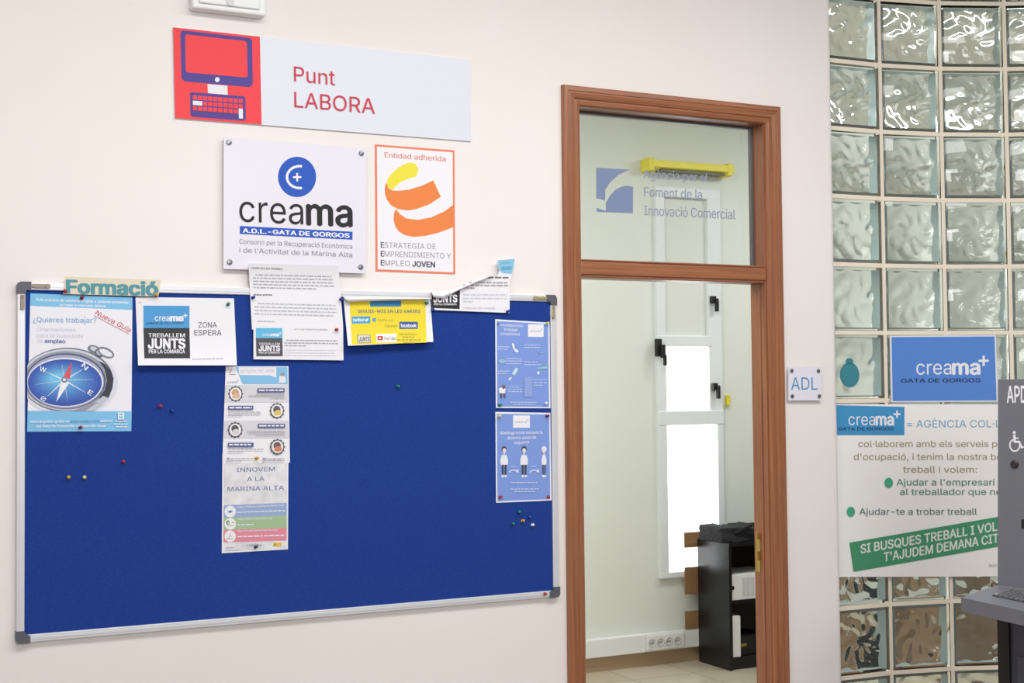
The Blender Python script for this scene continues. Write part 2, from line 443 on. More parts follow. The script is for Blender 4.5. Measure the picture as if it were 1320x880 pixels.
bme.polygons.foreach_set('material_index', _bb.m); bme.polygons.foreach_set('use_smooth', [True] * len(_bb.f))
bme.set_sharp_from_angle(angle=R(35)); bme.update()
mort = B()
NR = 12
for c in range(len(bpts) - 1):
    p, q = bpts[c], bpts[c + 1]; t = (q - p).normalized(); nb = Vector((-t.y, t.x)); mid = (p + q) / 2
    ang = math.atan2(t.y, t.x)
    for r in range(NR):
        o = bpy.data.objects.new('glass_block', bme); COL.objects.link(o); o.parent = bw
        o.location = (mid.x - bpts[0].x, mid.y - bpts[0].y, Z0 + BV * (r + 0.5)); o.rotation_euler = (0, 0, ang)
    # bed joints
    for r in range(NR + 1):
        z = Z0 + BV * r; a = p + nb * 0.002; e = q + nb * 0.002
        mort.prism([(a.x, a.y, z - 0.0085), (e.x, e.y, z - 0.0085), (e.x + nb.x * .072, e.y + nb.y * .072, z - 0.0085), (a.x + nb.x * .072, a.y + nb.y * .072, z - 0.0085)], (0, 0, 0.017))
    # upright joint at the right of the column
    for (x, sg) in ((q, 1),) + (((p, -1),) if c == 0 else ()):
        a = x - t * 0.0085 + nb * 0.0021; e = x + t * 0.0085 + nb * 0.0021
        mort.prism([(a.x, a.y, Z0 - .008), (e.x, e.y, Z0 - .008), (e.x + nb.x * .0718, e.y + nb.y * .0718, Z0 - .008), (a.x + nb.x * .0718, a.y + nb.y * .0718, Z0 - .008)], (0, 0, NR * BV + .016))
    # plinth under the blocks
    a, e = p, q
    mort.prism([(a.x, a.y, 0), (e.x, e.y, 0), (e.x + nb.x * .08, e.y + nb.y * .08, 0), (a.x + nb.x * .08, a.y + nb.y * .08, 0)], (0, 0, Z0 - 0.009))
mort.build('mortar', M_mortar, bw)

# ------------------------------------------------------------------ wooden door case with fanlight
d1 = empty('door_1', (2.745, 0.06, 0)); tag(d1, kind='structure')
AX0, AX1, AZ = 2.273, 3.2212, 2.7075
prof = [(0.0, 0.0), (0.0, 0.016), (0.004, 0.020), (0.018, 0.022), (0.021, 0.019), (0.026, 0.019), (0.030, 0.022), (0.044, 0.019), (0.047, 0.014), (0.052, 0.014), (0.056, 0.017), (0.066, 0.014), (0.070, 0.008), (0.070, 0.0)]
ab = B()
def architrave(y0, sgn):
    n = len(prof)
    def ring(corner):   # corner: function of inset -> (x, z)
        return [(corner(a)[0], y0 + sgn * h, corner(a)[1]) for a, h in prof]
    rings = [ring(lambda a: (AX0 + a, 0.0)), ring(lambda a: (AX0 + a, AZ - a)), ring(lambda a: (AX1 - a, AZ - a)), ring(lambda a: (AX1 - a, 0.0))]
    k = 0
    for i in range(3):
        ab.add(rings[i] + rings[i + 1], [(j, (j + 1) % n, n + (j + 1) % n, n + j) for j in range(n)], 1 if i == 1 else 0)
architrave(0.0, -1); architrave(0.0851, 1)
ab.build('architrave', [M_woodV, M_woodH], d1)
jb = B()
for x0, x1 in ((OP['x0'] - 0.0, OP['x0'] + 0.012), (OP['x1'] - 0.012, OP['x1'])):
    pass
J0, J1, JZ = 2.3432, 3.1468, 2.6372
jb.box(J0 - 0.006, J0, -0.001, 0.086, 0, JZ + .004); jb.box(J1, J1 + 0.006, -0.001, 0.086, 0, JZ + .004)
jb.box(J0, J1, -0.001, 0.086, JZ, JZ + 0.01, mi=1)
jb.box(J0, J0 + 0.010, 0.035, 0.084, 0, 2.03, 0.002); jb.box(J1 - 0.004, J1, 0.03, 0.0865, 0, 2.03, 0.001)
jb.build('jamb', [M_woodV, M_woodH], d1)
tb = B(); tb.box(J0, J1, 0.0, 0.088, 2.030, 2.096, 0.003)
tb.box(J0, J1, -0.008, 0.001, 2.040, 2.086, 0.003); tb.box(J0, J1, -0.003, 0.001, 2.0315, 2.037, 0.001); tb.box(J0, J1, -0.003, 0.001, 2.0895, 2.0945, 0.001)
tb.build('transom_bar', M_woodH, d1)
M_pane = mat('clear_glass', (250, 253, 252), 0.0); nodes(M_pane)[2].inputs['Transmission Weight'].default_value = 1.0; nodes(M_pane)[2].inputs['IOR'].default_value = 1.45
GY = 0.070
B().box(J0 + 0.003, J1 - 0.003, GY, GY + 0.005, 2.098, JZ - 0.004).build('glass_pane', M_pane, d1)
M_seal = mat('dark_seal', (92, 90, 94), 0.3)
sb = B(); sb.box(J0, J0 + .008, GY - .008, GY + .016, 2.097, JZ - .001); sb.box(J1 - 0.007, J1, GY - .008, GY + .016, 2.097, JZ - .001); sb.box(J0 + .008, J1 - .007, GY - .008, GY + .0155, JZ - 0.009, JZ - .001)  # seals at the sides; the head strip stands in for a grey reflection
sb.build('bead_and_reflection_strip', M_seal, d1)
# strike plate on the right jamb
sp = B(); sx = J1 - 0.0045
zc = ony(977, 712, 0.05).z
sp.box(sx - 0.002, sx + .001, 0.050, 0.075, zc - 0.075, zc + 0.075, 0.0008)
sp.box(sx - 0.016, sx - 0.001, 0.048, 0.056, zc - 0.03, zc + 0.005, 0.001); sp.box(sx - 0.016, sx - .001, 0.048, 0.056, zc + 0.05, zc + 0.075, 0.001)
sp.build('strike_plate', M_brass, d1)
# frosted lettering on the fanlight
I_frost = ink(146, 154, 176); I_logo = ink(126, 142, 176)
class PartSheet(Sheet):
    def __init__(s, M, parent):
        s.M = M; s.obj = parent; s.parts = {}; s.level = {}; s.n = 0; s.thick = 0.0002; s.grid = 1; s.kx = 1; s.o = (0, 0)
fl = PartSheet(WallMap(GY), d1).crop(3.384, 710, 100)
fl.poly('vinyl_logo', I_logo, [(198, 393), (345, 401), (295, 424), (258, 458), (238, 490), (237, 537), (215, 529), (198, 527)])
fl.poly('vinyl_logo', I_logo, [(240, 545), (256, 518), (280, 490), (310, 475), (335, 471), (359, 476), (358, 592), (240, 587)])
fl.poly('vinyl_logo', I_logo, [(200, 568), (238, 580), (240, 587), (200, 585)])
fl.text('vinyl_lettering', I_frost, 'Agència per al', 405, 438, 685, 456, 38, 0.012)
fl.text('vinyl_lettering', I_frost, 'Foment de la', 408, 518, 660, 530, 40, 0.012)
fl.text('vinyl_lettering', I_frost, 'Innovació Comercial', 408, 600, 805, 618, 42, 0.012)
fl.done()

# ------------------------------------------------------------------ office window (daylight through frosted panes)
M_wframe = mat('white_lacquered_frame', (232, 238, 240), 0.35)
M_lit = mat('daylit_frosted_pane', (250, 252, 255), 0.4, emit=2.6)
M_blind = mat('grey_shutter', (224, 228, 222), 0.6)
w1 = empty('window_1', ((WX0 + WX1) / 2, 2.70, WZ0)); tag(w1, kind='structure')
fb = B(); yA, yB = 2.672, 2.72
zm = ony(885, 541, 2.69).z; zs = ony(885, 437, 2.69).z
fb.box(WX0, WX0 + .062, yA, yB, WZ0, WZ1, .004); fb.box(WX1 - .10, WX1 - .0005, yA, yB, zm + .02, WZ1 - .0005, .004); fb.box(WX1 - .045, WX1 - .0005, yA + .0007, yB, WZ0 + .0005, zm + .02, .004)
fb.box(WX0 + .0005, WX1 - .001, yA - .0011, yB - .001, WZ1 - .06, WZ1 + .0005, .004); fb.box(WX0 + .0005, WX1 - .001, yA - .0011, yB - .001, WZ0 - .0005, WZ0 + .035, .004)
fb.box(WX0 - .0005, WX1 + .0005, yA - .004, yB - .002, zm - .03, zm + .055, .004); fb.box(WX0 - .0007, WX1 - .08, yA - .0035, yB - .002, zs - .045, zs + .02, .004)
fb.build('window_frame', M_wframe, w1)
B().box(WX0 + .03, WX1 - .03, 2.712, 2.716, WZ0 + .03, zm).build('frosted_pane', M_lit, w1)
B().box(WX0 + .05, WX1 - .06, 2.712, 2.716, zm, zs).build('frosted_pane', M_lit, w1)
B().box(WX0 + .05, WX1 - .06, 2.700, 2.716, zs, WZ1 - .03).build('shutter_panel', M_blind, w1)
def handle(px, py, big):
    p = ony(px, py, 2.66); b = B()
    if big:
        b.box(p.x - .022, p.x + .014, 2.640, 2.672, p.z - .02, p.z + .085, .005)
        b.box(p.x - .004, p.x + .022, 2.615, 2.642, p.z - .03, p.z + .05, .006); b.box(p.x + .010, p.x + .026, 2.605, 2.630, p.z - .075, p.z - .01, .005)
    else:
        b.box(p.x - .022, p.x + .012, 2.645, 2.672, p.z, p.z + .045, .004); b.box(p.x, p.x + .020, 2.63, 2.655, p.z - .05, p.z + .03, .005)
    b.build('window_handle', M_blackmatt, w1)
handle(849, 455, True); handle(920, 391, False); handle(922, 503, False)

# yellow bar above the window
M_yel = mat('yellow_enamel', (236, 222, 62), 0.45)
a = ony(833, 209, 2.64); e = ony(938, 213, 2.64)
yf = empty('wall_bar', (0.5 * (a.x + e.x), 2.70, a.z)); zt = a.z + .02
yb = B(); yb.prism([(a.x, 2.70, zt - .058), (a.x, 2.64, zt - .058), (a.x + .02, 2.60, zt - .048), (a.x + .02, 2.60, zt - .01), (a.x, 2.64, zt), (a.x, 2.70, zt)], (e.x - a.x, 0, 0))
yb.build('housing', M_yel, yf)
B().box(a.x + .09, e.x - .04, 2.62, 2.68, zt - .072, zt - .056, .004).build('underside_rail', mat('grey_rail', (112, 112, 92), .5), yf)
for x in (a.x - .006, e.x - .03):
    B().box(x, x + .036, 2.596, 2.70, zt - .075, zt + .004, .006).build('end_cap', M_yel, yf)
tag(yf, 'long yellow bar fixture mounted on the office wall above the narrow window', 'wall fixture')
p = ony(938, 516, 2.69)
tb_ = B(); tb_.box(p.x - .012, p.x + .012, 2.678, 2.70, p.z - .03, p.z + .035, .005); tb_.box(p.x - .016, p.x - .004, 2.66, 2.685, p.z - .035, p.z - .012, .004)
tag(tb_.build('wall_hook', M_yel, None, (p.x, 2.70, p.z)), 'small yellow hook on the office wall right of the window handles', 'hook')

# trunking and sockets
tr = B(); tr.box(1.4, ony(832, 830, 2.66).x, 2.652, 2.70, 0.088, 0.192, .004); tr.box(ony(832, 830, 2.66).x + .004, 5.6, 2.652, 2.70, 0.088, 0.192, .004)
tag(tr.build('cable_trunking', M_white, None, (4.0, 2.68, .088)), 'white cable trunking along the foot of the office wall', 'trunking')
x0 = ony(833, 828, 2.645).x; x1 = ony(878, 825, 2.645).x
so = empty('power_socket_strip', ((x0 + x1) / 2, 2.652, .1))
B().box(x0, x1 + .02, 2.640, 2.6518, 0.098, 0.184, .004).build('cover_plate', M_white, so)
for k in range(4):
    c = x0 + .035 + k * (x1 - x0 - .03) / 3.6
    b = B(); b.lathe([(.026, 0), (.026, .004), (.022, .005), (.019, .001), (.0001, .0005)], (c, 2.640, .141), (0, -1, 0), 20)
    s_ = b.build('socket', mat('socket_grey', (205, 207, 206), .5), so)
    bb = B(); bb.cyl((c - .008, 2.6392, .141), (0, 1, 0), .004, .003, 8); bb.cyl((c + .008, 2.6392, .141), (0, 1, 0), .004, .003, 8); bb.build('pin_hole', M_blackmatt, s_)
tag(so, 'white strip of four power sockets set in the wall trunking', 'sockets')

# black cabinet, bag, contents, boards
M_cab = mat('black_laminate', (26, 27, 30), 0.28)
CX0, CX1, CY0, CY1, CZ = 4.612, 5.43, 2.330, 2.650, 0.733
cb = empty('low_cabinet', ((CX0 + CX1) / 2, 2.49, 0))
B().box(CX0, CX0 + .02, CY0, CY1, 0, CZ - .02, .001).build('side_panel', M_cab, cb); B().box(CX1 - .02, CX1, CY0, CY1, 0, CZ - .02, .001).build('side_panel', M_cab, cb)
B().box(CX0, CX1, CY0 - .004, CY1, CZ - .02, CZ, .001).build('top_panel', M_cab, cb); B().box(CX0 + .02, CX1 - .02, CY1 - .008, CY1, .05, CZ - .02).build('back_panel', M_cab, cb)
zz = [ony(960, 770, 2.34).z - .012, ony(960, 843, 2.34).z - .012]
for z in zz: B().box(CX0 + .02, CX1 - .02, CY0 + .006, CY1 - .008, z - .018, z).build('shelf', M_cab, cb)
B().box(CX0 + .02, CX1 - .02, CY0 + .02, CY0 + .035, 0, zz[1] - .018).build('plinth', M_cab, cb)
tag(cb, 'low black open cabinet standing against the office wall under the window', 'cabinet')
pa = ony(945, 741, 2.345); 
bx = B(); bx.box(CX0 + .024, CX0 + .36, CY0 + .012, CY1 - .03, zz[0] + .0005, pa.z, .003)
wb_ = bx.build('storage_box', M_white, None, (CX0 + .19, 2.46, zz[0])); tag(wb_, 'white storage box on the upper shelf of the black cabinet', 'box')
lb = B(); 
for k in range(4): lb.box(CX0 + .10 + .03 * k, CX0 + .124 + .03 * k, CY0 + .0105, CY0 + .0125, zz[0] + .02, pa.z - .02)
lb.build('front_slot', mat('box_slot_grey', (206, 210, 212), .5), wb_)
fhole = B(); fhole.cyl((CX0 + .032, CY0 + .0118, (zz[0] + pa.z) / 2), (0, 1, 0), .012, .003, 14); fhole.build('finger_hole', M_blackmatt, wb_)
pb = ony(946, 794, 2.345); pc = ony(958, 843, 2.345)
tag(B().box(CX0 + .022, CX0 + .082, CY0 + .01, CY1 - .04, zz[1] + .0005, pb.z, .002).build('ring_binder', M_white, None, (CX0 + .05, 2.45, zz[1])), 'white binder standing upright on the lower shelf of the black cabinet', 'binder')
tag(B().box(CX0 + .085, CX0 + .30, CY0 + .03, CY1 - .05, zz[1] + .0005, zz[1] + .11, .002).build('document_box', M_blackmatt, None, (CX0 + .19, 2.45, zz[1])), 'black document box beside the white binder in the cabinet', 'box')
g = B(); g.box(CX0 + .09, CX0 + .135, CY0 + .027, CY0 + .0305, zz[1] + .055, zz[1] + .07)
_db = [o for o in COL.objects if o.name == 'document_box'][0]; g.build('label_strip', mat('gold_label', (150, 130, 40), .5), _db)
# soft bag on the cabinet
M_bag = mat('black_fabric', (20, 21, 27), 0.8); add_bump(M_bag, 60, .5, .01)
bg0, bg1 = ony(905, 700, 2.42).x + .09, ony(1000, 700, 2.42).x + .25
bm = bmesh.new(); bmesh.ops.create_cube(bm, size=1); bmesh.ops.subdivide_edges(bm, edges=bm.edges[:], cuts=9, use_grid_fill=True)
zt_b = ony(930, 677, 2.42).z
for v in bm.verts:
    x, y, z = v.co
    t = x + .5
    hgt = (zt_b - CZ) * (0.80 + .22 * math.exp(-((t - .06) / .05) ** 2) + .10 * math.sin(t * 17 + y * 3) * .6 + .12 * t)
    k = 1 - .32 * max(0, z + .1) ** 1.5
    v.co = Vector((bg0 + (bg1 - bg0) * (0.5 + x * (1 - .03 * (z + .5))), 2.47 + y * .25 * k + .012 * math.sin(x * 14 + z * 6), CZ + .0006 + (z + .5) * hgt + (.008 * math.sin(x * 23 + y * 11) if z > -.49 else 0)))
bgB = B(); bgB.bm(bm)
bag = bgB.build('fabric_bag', M_bag, None, ((bg0 + bg1) / 2, 2.47, CZ), smooth=True); tag(bag, 'soft black fabric bag lying on top of the low black cabinet', 'bag')
hb = B()
pts = [Vector((bg0 + .10 + .3 * t, 2.36 - .03 * math.sin(PI * t), CZ + .05 + .055 * math.sin(PI * t))) for t in [k / 12 for k in range(13)]]
for i in range(12):
    d = pts[i + 1] - pts[i]; hb.cyl((pts[i] + pts[i + 1]) / 2, d, .009, d.length * 1.1, 8)
hb.build('carry_handle', M_bag, bag)
# wooden boards behind the cabinet
M_pine = wood('pale_brown_board', (3, 40, 40), (138, 104, 70), (160, 124, 88), .5)
rk = empty('slatted_rack', (4.85, 2.648, 0))
for (ya, yb2) in ((686, 706), (731, 766), (788, 811)):
    z1_ = ony(887, ya, 2.645).z; z0_ = ony(887, yb2, 2.645).z
    B().box(ony(882.5, 740, 2.655).x, 5.25, 2.6515, 2.659, z0_, z1_, .002).build('board', M_pine, rk)
for x in (4.75, 5.15): B().box(x, x + .03, 2.6595, 2.672, 0.20, .72).build('post', M_pine, rk)
tag(rk, 'pale brown slatted boards sticking out behind the left side of the black cabinet', 'rack')
# brown desk seen blurred through the blocks
M_desk = wood('brown_desk_board', (4, 40, 40), (126, 98, 68), (150, 120, 88), .4)
dk = empty('office_desk', (6.1, 1.45, 0))
B().box(5.0, 7.4, 1.05, 1.80, .80, .83, .003).build('desk_top', M_desk, dk)
B().box(5.04, 7.36, 1.10, 1.12, .04, .80).build('front_panel', M_desk, dk)
B().box(5.03, 5.06, 1.10, 1.76, 0, .80).build('side_panel', M_desk, dk); B().box(7.34, 7.37, 1.10, 1.76, 0, .80).build('side_panel', M_desk, dk)
tag(dk, 'brown desk standing in the office, seen rippled through the lower glass blocks', 'desk')

# ------------------------------------------------------------------ pin board
bx0, bx1, bz0, bz1 = 0.458, 2.2375, 0.9168, 1.9625
nb = empty('notice_board', ((bx0 + bx1) / 2, 0, bz0))
FWD = 0.023; FD = 0.016
B().box(bx0 + .015, bx1 - .015, -.0105, -.001, bz0 + .015, bz1 - .015).build('felt_panel', M_felt, nb)
for nm, q in (('top', (bx0 + .028, bx1 - .028, bz1 - FWD, bz1)), ('bottom', (bx0 + .028, bx1 - .028, bz0, bz0 + FWD))):
    b = B(); b.box(q[0], q[1], -FD, 0, q[2], q[3], .0025); b.box(q[0], q[1], -FD - .0012, -FD + .001, q[2] + .008, q[3] - .008, .0005); b.build('frame_rail', M_alu, nb)
for q in ((bx0, bx0 + FWD), (bx1 - FWD, bx1)):
    b = B(); b.box(q[0], q[1], -FD, 0, bz0 + .028, bz1 - .028, .0025); b.box(q[0] + .008, q[1] - .008, -FD - .0012, -FD + .001, bz0 + .028, bz1 - .028, .0005); b.build('frame_rail', M_alu, nb)
for sx in (0, 1):
    for sz in (0, 1):
        x = bx0 - .001 if sx == 0 else bx1 + .001; z = bz0 - .001 if sz == 0 else bz1 + .001
        dx = 1 if sx == 0 else -1; dz = 1 if sz == 0 else -1
        P = [(x, z + dz * .012), (x + dx * .004, z + dz * .003), (x + dx * .012, z), (x + dx * .040, z), (x + dx * .040, z + dz * .021), (x + dx * .026, z + dz * .026), (x + dx * .024, z + dz * .036), (x, z + dz * .036)]
        b = B(); b.prism([(u, -FD - .004, v) for u, v in P], (0, FD + .004, 0)); b.build('corner_cap', M_capgrey, nb)
        if sz == 1:   # metal corner hangers
            m = mat('bracket_metal', (150, 138, 126), .5, .3) if sx == 0 else mat('yellowed_steel', (186, 178, 132), .35, .6)
            b = B(); xa, xb_ = sorted((x + dx * .042, x + dx * .092)); b.box(xa, xb_, -FD - .005, -FD, bz1 - .018, bz1 - .005, .002)
            b.cyl((x + dx * .086, -FD - .006, bz1 - .0115), (0, 1, 0), .007, .004, 14); b.cyl((x + dx * .046, -FD - .006, bz1 - .0115), (0, 1, 0), .005, .003, 12); b.build('hanging_bracket', m, nb)
            b = B(); xa, xb_ = sorted((x + dx * .009, x + dx * .021)); b.box(xa, xb_, -FD - .005, -FD, bz1 - .082, bz1 - .038, .002)
            b.cyl((x + dx * .015, -FD - .006, bz1 - .076), (0, 1, 0), .006, .004, 14); b.cyl((x + dx * .015, -FD - .006, bz1 - .042), (0, 1, 0), .0045, .003, 12); b.build('hanging_bracket', m, nb)
tag(nb, 'large blue felt notice board with an aluminium frame on the cream wall', 'notice board')

# ------------------------------------------------------------------ signs on the wall
W_ = ink(240, 240, 246)
FELT = WallMap(-.0112)
# Punt LABORA sign
M_sign = mat('pale_sign_panel', (222, 226, 237), 0.35)
s = Sheet('wall_sign', 'long pale sign reading Punt LABORA with a red computer picture', 'sign', WallMap(-.001), [(223, 35), (606, 77), (607.5, 182), (225.5, 152)], M_sign, .006)
rd, pu, wh = ink(240, 66, 74), ink(78, 62, 146), ink(232, 232, 240)
s.poly('stripe', rd, [(223, 35), (335, 47.2), (337.3, 160.6), (225.5, 152)])
s.poly('monitor_picture', pu, [(235, 39), (322, 49), (325, 52), (325.8, 108), (322, 112.3), (238, 105), (234, 101), (232.5, 43)])
s.poly('monitor_picture', rd, [(240, 44.3), (316, 52.8), (318.3, 55), (319.3, 98), (317, 99.8), (241, 93.2), (239.5, 91), (238.6, 47)])
s.ell('monitor_picture', wh, 280, 102.6, 3, 3.2); s.poly('monitor_picture', wh, [(267.5, 108.3), (293, 110.4), (293.6, 122.3), (268, 120)])
s.poly('keyboard_picture', pu, [(246.5, 118.8), (314, 124), (316.3, 126), (316.8, 153), (315, 155.6), (247.5, 150.4), (245.5, 148), (245, 120.5)])
for j in range(3):
    for i in range(10):
        x = 248.6 + i * 6.55; y = 122.6 + j * 7.0 + i * .5
        s.rect('keyboard_keys', wh if (j == 1 and i < 2) else rd, x, y, x + (6.6 if (j == 1 and i == 0) else 5.5), y + 5.6, .4)
s.poly('keyboard_keys', wh, [(307.5, 139.8), (313, 140.2), (313.3, 153), (308, 152.6)])
lr = ink(206, 52, 76)
s.text('lettering', lr, 'Punt', 379.3, 104.4, 432, 109.9, 19, -0.006); s.text('lettering', lr, 'LABORA', 379.7, 137.8, 483.5, 146.6, 19.6, -0.006)
s.done()

# creama plaque on four stand-off screws
M_acr = mat('white_acrylic', (233, 231, 242), 0.22)
def screw(M, px, py, r, ln, parent, m=M_steel):
    p = M(px, py, 0); n = M.n(p); b = B()
    b.lathe([(r * .6, -ln), (r * .6, .0), (r, .0), (r, .003), (r * .8, .005), (r * .35, .0055)], p, n, 18); return b.build('standoff_screw', m, parent)
s = Sheet('wall_plaque', 'white acrylic plaque with a blue round logo and the word creama', 'plaque', WallMap(-.014), [(72, 25), (785, 83), (782, 708), (70, 685)], M_acr, .004, kx=3.882, o=(270, 170))
bl = ink(28, 84, 190); bk = ink(20, 20, 26); gr = ink(142, 142, 154)
s.ell('logo', bl, 438.5, 225, 95.5, 101, n=48); s.arc('logo', W_, 452, 226, 70, 61, 12, 80, 280); s.plus('logo', W_, 439, 226, 21, 9)
s.text('lettering', bk, 'crea', 150, 448, 470, 463, 100, -.006, True); s.text('lettering', bk, 'ma', 489, 464, 712, 473, 100, .022, True)
s.poly('stripe', bl, [(152, 470), (716, 499), (716, 539), (152, 510)])
s.text('lettering', W_, 'A.D.L.-GATA DE GORGOS', 168, 503, 700, 529, 21, .03)
s.text('lettering', gr, 'Consorci per la Recuperació Econòmica', 150, 559, 715, 585, 24); s.text('lettering', gr, "i de l'Activitat de la Marina Alta", 150, 602, 715, 627, 24)
s.done()
for q in ((98, 52), (760, 107), (757, 676), (101, 651)): screw(WallMap(-.0185), *s.T(*q), .0085, .0175, s.obj)

# orange framed poster
s = Sheet('wall_poster', 'white poster with an orange border and a spiral orange ribbon', 'poster', WallMap(-.0008), [(828, 62), (1226, 92), (1230, 712), (832, 697)], ink(236, 128, 96), .0008, kx=3.882, o=(270, 170))
s.poly('print_area', ink(240, 238, 246), [(838, 73), (1217, 102), (1220, 702), (842, 687)])
orr = ink(236, 132, 64); or2 = ink(240, 150, 84)
s.poly('picture', ink(236, 224, 62), [(914, 292), (893, 276), (887, 255), (892, 236), (905, 215), (930, 190), (965, 166), (1000, 153), (1030, 158), (1046, 186), (1036, 223), (1000, 232), (965, 247), (935, 268)])
s.poly('picture', orr, [(885, 252), (877, 280), (878, 310), (888, 340), (908, 366), (940, 385), (990, 393), (1035, 386), (1100, 362), (1158, 325), (1120, 242), (1060, 270), (1000, 288), (955, 294), (914, 293), (895, 279)])
s.poly('picture', orr, [(932, 384), (923, 410), (921, 440), (930, 472), (947, 497), (975, 515), (1020, 525), (1080, 520), (1150, 503), (1219, 477), (1219, 364), (1180, 395), (1110, 427), (1040, 440), (985, 432), (952, 410)])
s.text('lettering', ink(220, 128, 104), 'Entidad adherida', 877, 127, 1182, 148, 26, .012)
s.text('lettering', gr, 'STRATEGIA DE', 876, 579, 1133, 587, 27); s.text('lettering', gr, 'MPRENDIMIENTO Y', 876, 623, 1210, 634, 27); s.text('lettering', gr, 'MPLEO', 876, 668, 1004, 672, 27)
dg_ = ink(74, 78, 92)
s.text('lettering', dg_, 'E', 858, 578, 873, 579, 27, .02); s.text('lettering', dg_, 'E', 858, 622, 873, 623, 27, .02); s.text('lettering', dg_, 'E', 858, 667, 873, 668, 27, .02); s.text('lettering', dg_, 'JOVEN', 1017, 673, 1128, 677, 27, .03)
s.done()

# ADL door plate
s = Sheet('door_plate', 'small white ADL door plate with four screws beside the door', 'plate', WallMap(-.010), [(935, 418), (1078, 415), (1080, 562), (935, 562)], M_acr, .004, kx=3.384, o=(740, 350))
s.text('lettering', ink(74, 146, 200), 'ADL', 947, 515, 1062, 515, 54, -.004); s.done()
for q in ((949, 432), (1065, 433), (951, 543), (1069, 543)): screw(WallMap(-.0145), *s.T(*q), .0075, .0135, s.obj)

# white fitting cut by the top of the picture
a = ony(248, 8, -.045); e = ony(343, 11, -.045)
el = empty('emergency_light', ((a.x + e.x) / 2, 0, a.z - .004))
B().box(a.x, e.x, -.045, 0, a.z - .004, a.z + .12, .006).build('housing', M_white, el)
B().box(a.x + .02, e.x - .02, -.052, -.044, a.z + .012, a.z + .10, .004).build('diffuser', mat('pale_diffuser', (226, 230, 230), .3), el)
b = B(); b.cyl(((a.x + e.x) / 2, -.0535, a.z + .025), (0, 1, 0), .012, .004, 16); b.build('test_button', mat('button_grey', (210, 212, 214), .4), el)
tag(el, 'white wall fitting above the Punt LABORA sign', 'light fitting')

# ------------------------------------------------------------------ papers on the board
sky = ink(128, 194, 236)
# compass poster
s = Sheet('pinned_poster', 'pale poster with a large compass at the upper left of the blue board', 'poster', FELT, [(117, 152), (643, 172), (637, 862), (100, 865)], ink(238, 239, 248), .0006, kx=4, o=(10, 340))
s.poly('stripe', sky, [(117, 152), (643, 172), (642, 237), (115, 216)]); s.poly('stripe', sky, [(103, 757), (639, 760), (637, 862), (100, 865)])
s.text('lettering', W_, 'Guía práctica de consulta dirigida a quienes pretendan', 147, 190, 626, 205, 13, .02); s.text('lettering', W_, 'acceder al mercado laboral', 268, 217, 506, 224, 13, .02)
s.text('lettering', ink(132, 172, 212), '¿Quieres trabajar?', 129, 300, 457, 304, 26, .01)
lg = ink(206, 207, 218)
s.text('lettering', lg, 'Orientaciones', 150, 347, 350, 350, 20); s.text('lettering', lg, 'para la busqueda', 150, 378, 388, 381, 20); s.text('lettering', lg, 'de', 150, 406, 180, 406, 20); s.text('lettering', ink(92, 112, 172), 'empleo', 191, 407, 297, 409, 20, .02)
s.text('lettering', ink(208, 70, 88), 'Nueva Guia', 448, 258, 628, 354, 25, .004, perp=True, shear=.2); s.line('lettering', ink(208, 70, 88), 446, 266, 626, 362, 2.5)
cl = (101, 300, 600, 757)
def ce(c, rx, ry, cx=306, cy=598, **k): s.ell('compass_picture', ink(*c), cx, cy, rx, ry, n=56, clip=cl, **k)
ce((222, 224, 236), 250, 176, 318, 612); ce((108, 112, 130), 238, 166); ce((206, 210, 222), 232, 159, 303, 597); ce((150, 155, 172), 222, 151, 302, 600); ce((72, 80, 116), 206, 143, 298, 604); ce((166, 172, 200), 200, 138, 297, 606); ce((230, 233, 244), 196, 127, 296, 610); ce((58, 88, 176), 191, 121, 294, 612)
for k in range(9):
    t = k / 8; ce(tuple(int(a + (b_ - a) * t) for a, b_ in zip((62, 98, 186), (116, 200, 240))), 176 - 128 * t, 106 - 82 * t, 292 - 26 * t, 608 - 18 * t)
s.poly('compass_picture', ink(58, 60, 74), [(546, 590), (540, 640), (520, 690), (490, 700), (470, 690), (500, 650), (512, 600), (500, 540), (470, 500), (500, 515), (530, 550)])
s.poly('compass_picture', ink(196, 200, 214), [(520, 690), (480, 735), (440, 757), (400, 757), (450, 720), (490, 680)])
s.poly('compass_picture', ink(150, 154, 170), [(400, 757), (330, 757), (380, 742), (450, 715), (470, 712)])
s.ell('compass_picture', ink(120, 124, 140), 446, 440, 34, 20, rot=20); s.ell('compass_picture', ink(206, 208, 220), 446, 438, 22, 11, rot=20)
s.ell('compass_picture', ink(92, 96, 112), 470, 460, 20, 24, rot=-30); s.ell('compass_picture', ink(176, 180, 194), 468, 458, 11, 14, rot=-30)
for k in range(1):
    s.ell('compass_picture', ink(130, 133, 148), 506, 456, 46, 24, rot=25); s.ell('compass_picture', ink(234, 235, 244), 506, 458, 36, 15, rot=25)
rw = ink(232, 236, 248)
for (x, y) in ((190, 553), (384, 545), (205, 682), (402, 664)): s.line('compass_picture', rw, 292, 600, x, y, 8, 1.5)
for (x, y) in ((280, 520), (440, 597), (308, 705), (145, 622)): s.line('compass_picture', rw, 292, 600, x, y, 3.5, 1)
s.poly('compass_picture', ink(226, 84, 96), [(331, 505), (320, 592), (285, 584)]); s.poly('compass_picture', ink(244, 244, 250), [(250, 712), (318, 612), (276, 602)])
s.ell('compass_picture', ink(120, 130, 160), 292, 598, 16, 15); s.ell('compass_picture', ink(222, 228, 240), 292, 597, 9, 8)
for t, x, y, dx, dy in (('W', 162, 550, 30, 10), ('N', 378, 527, 22, 22), ('S', 182, 712, 18, -16), ('E', 410, 668, 18, 12)):
    s.text('compass_picture', rw, t, x, y, x + dx, y + dy, 24, .02, perp=True)
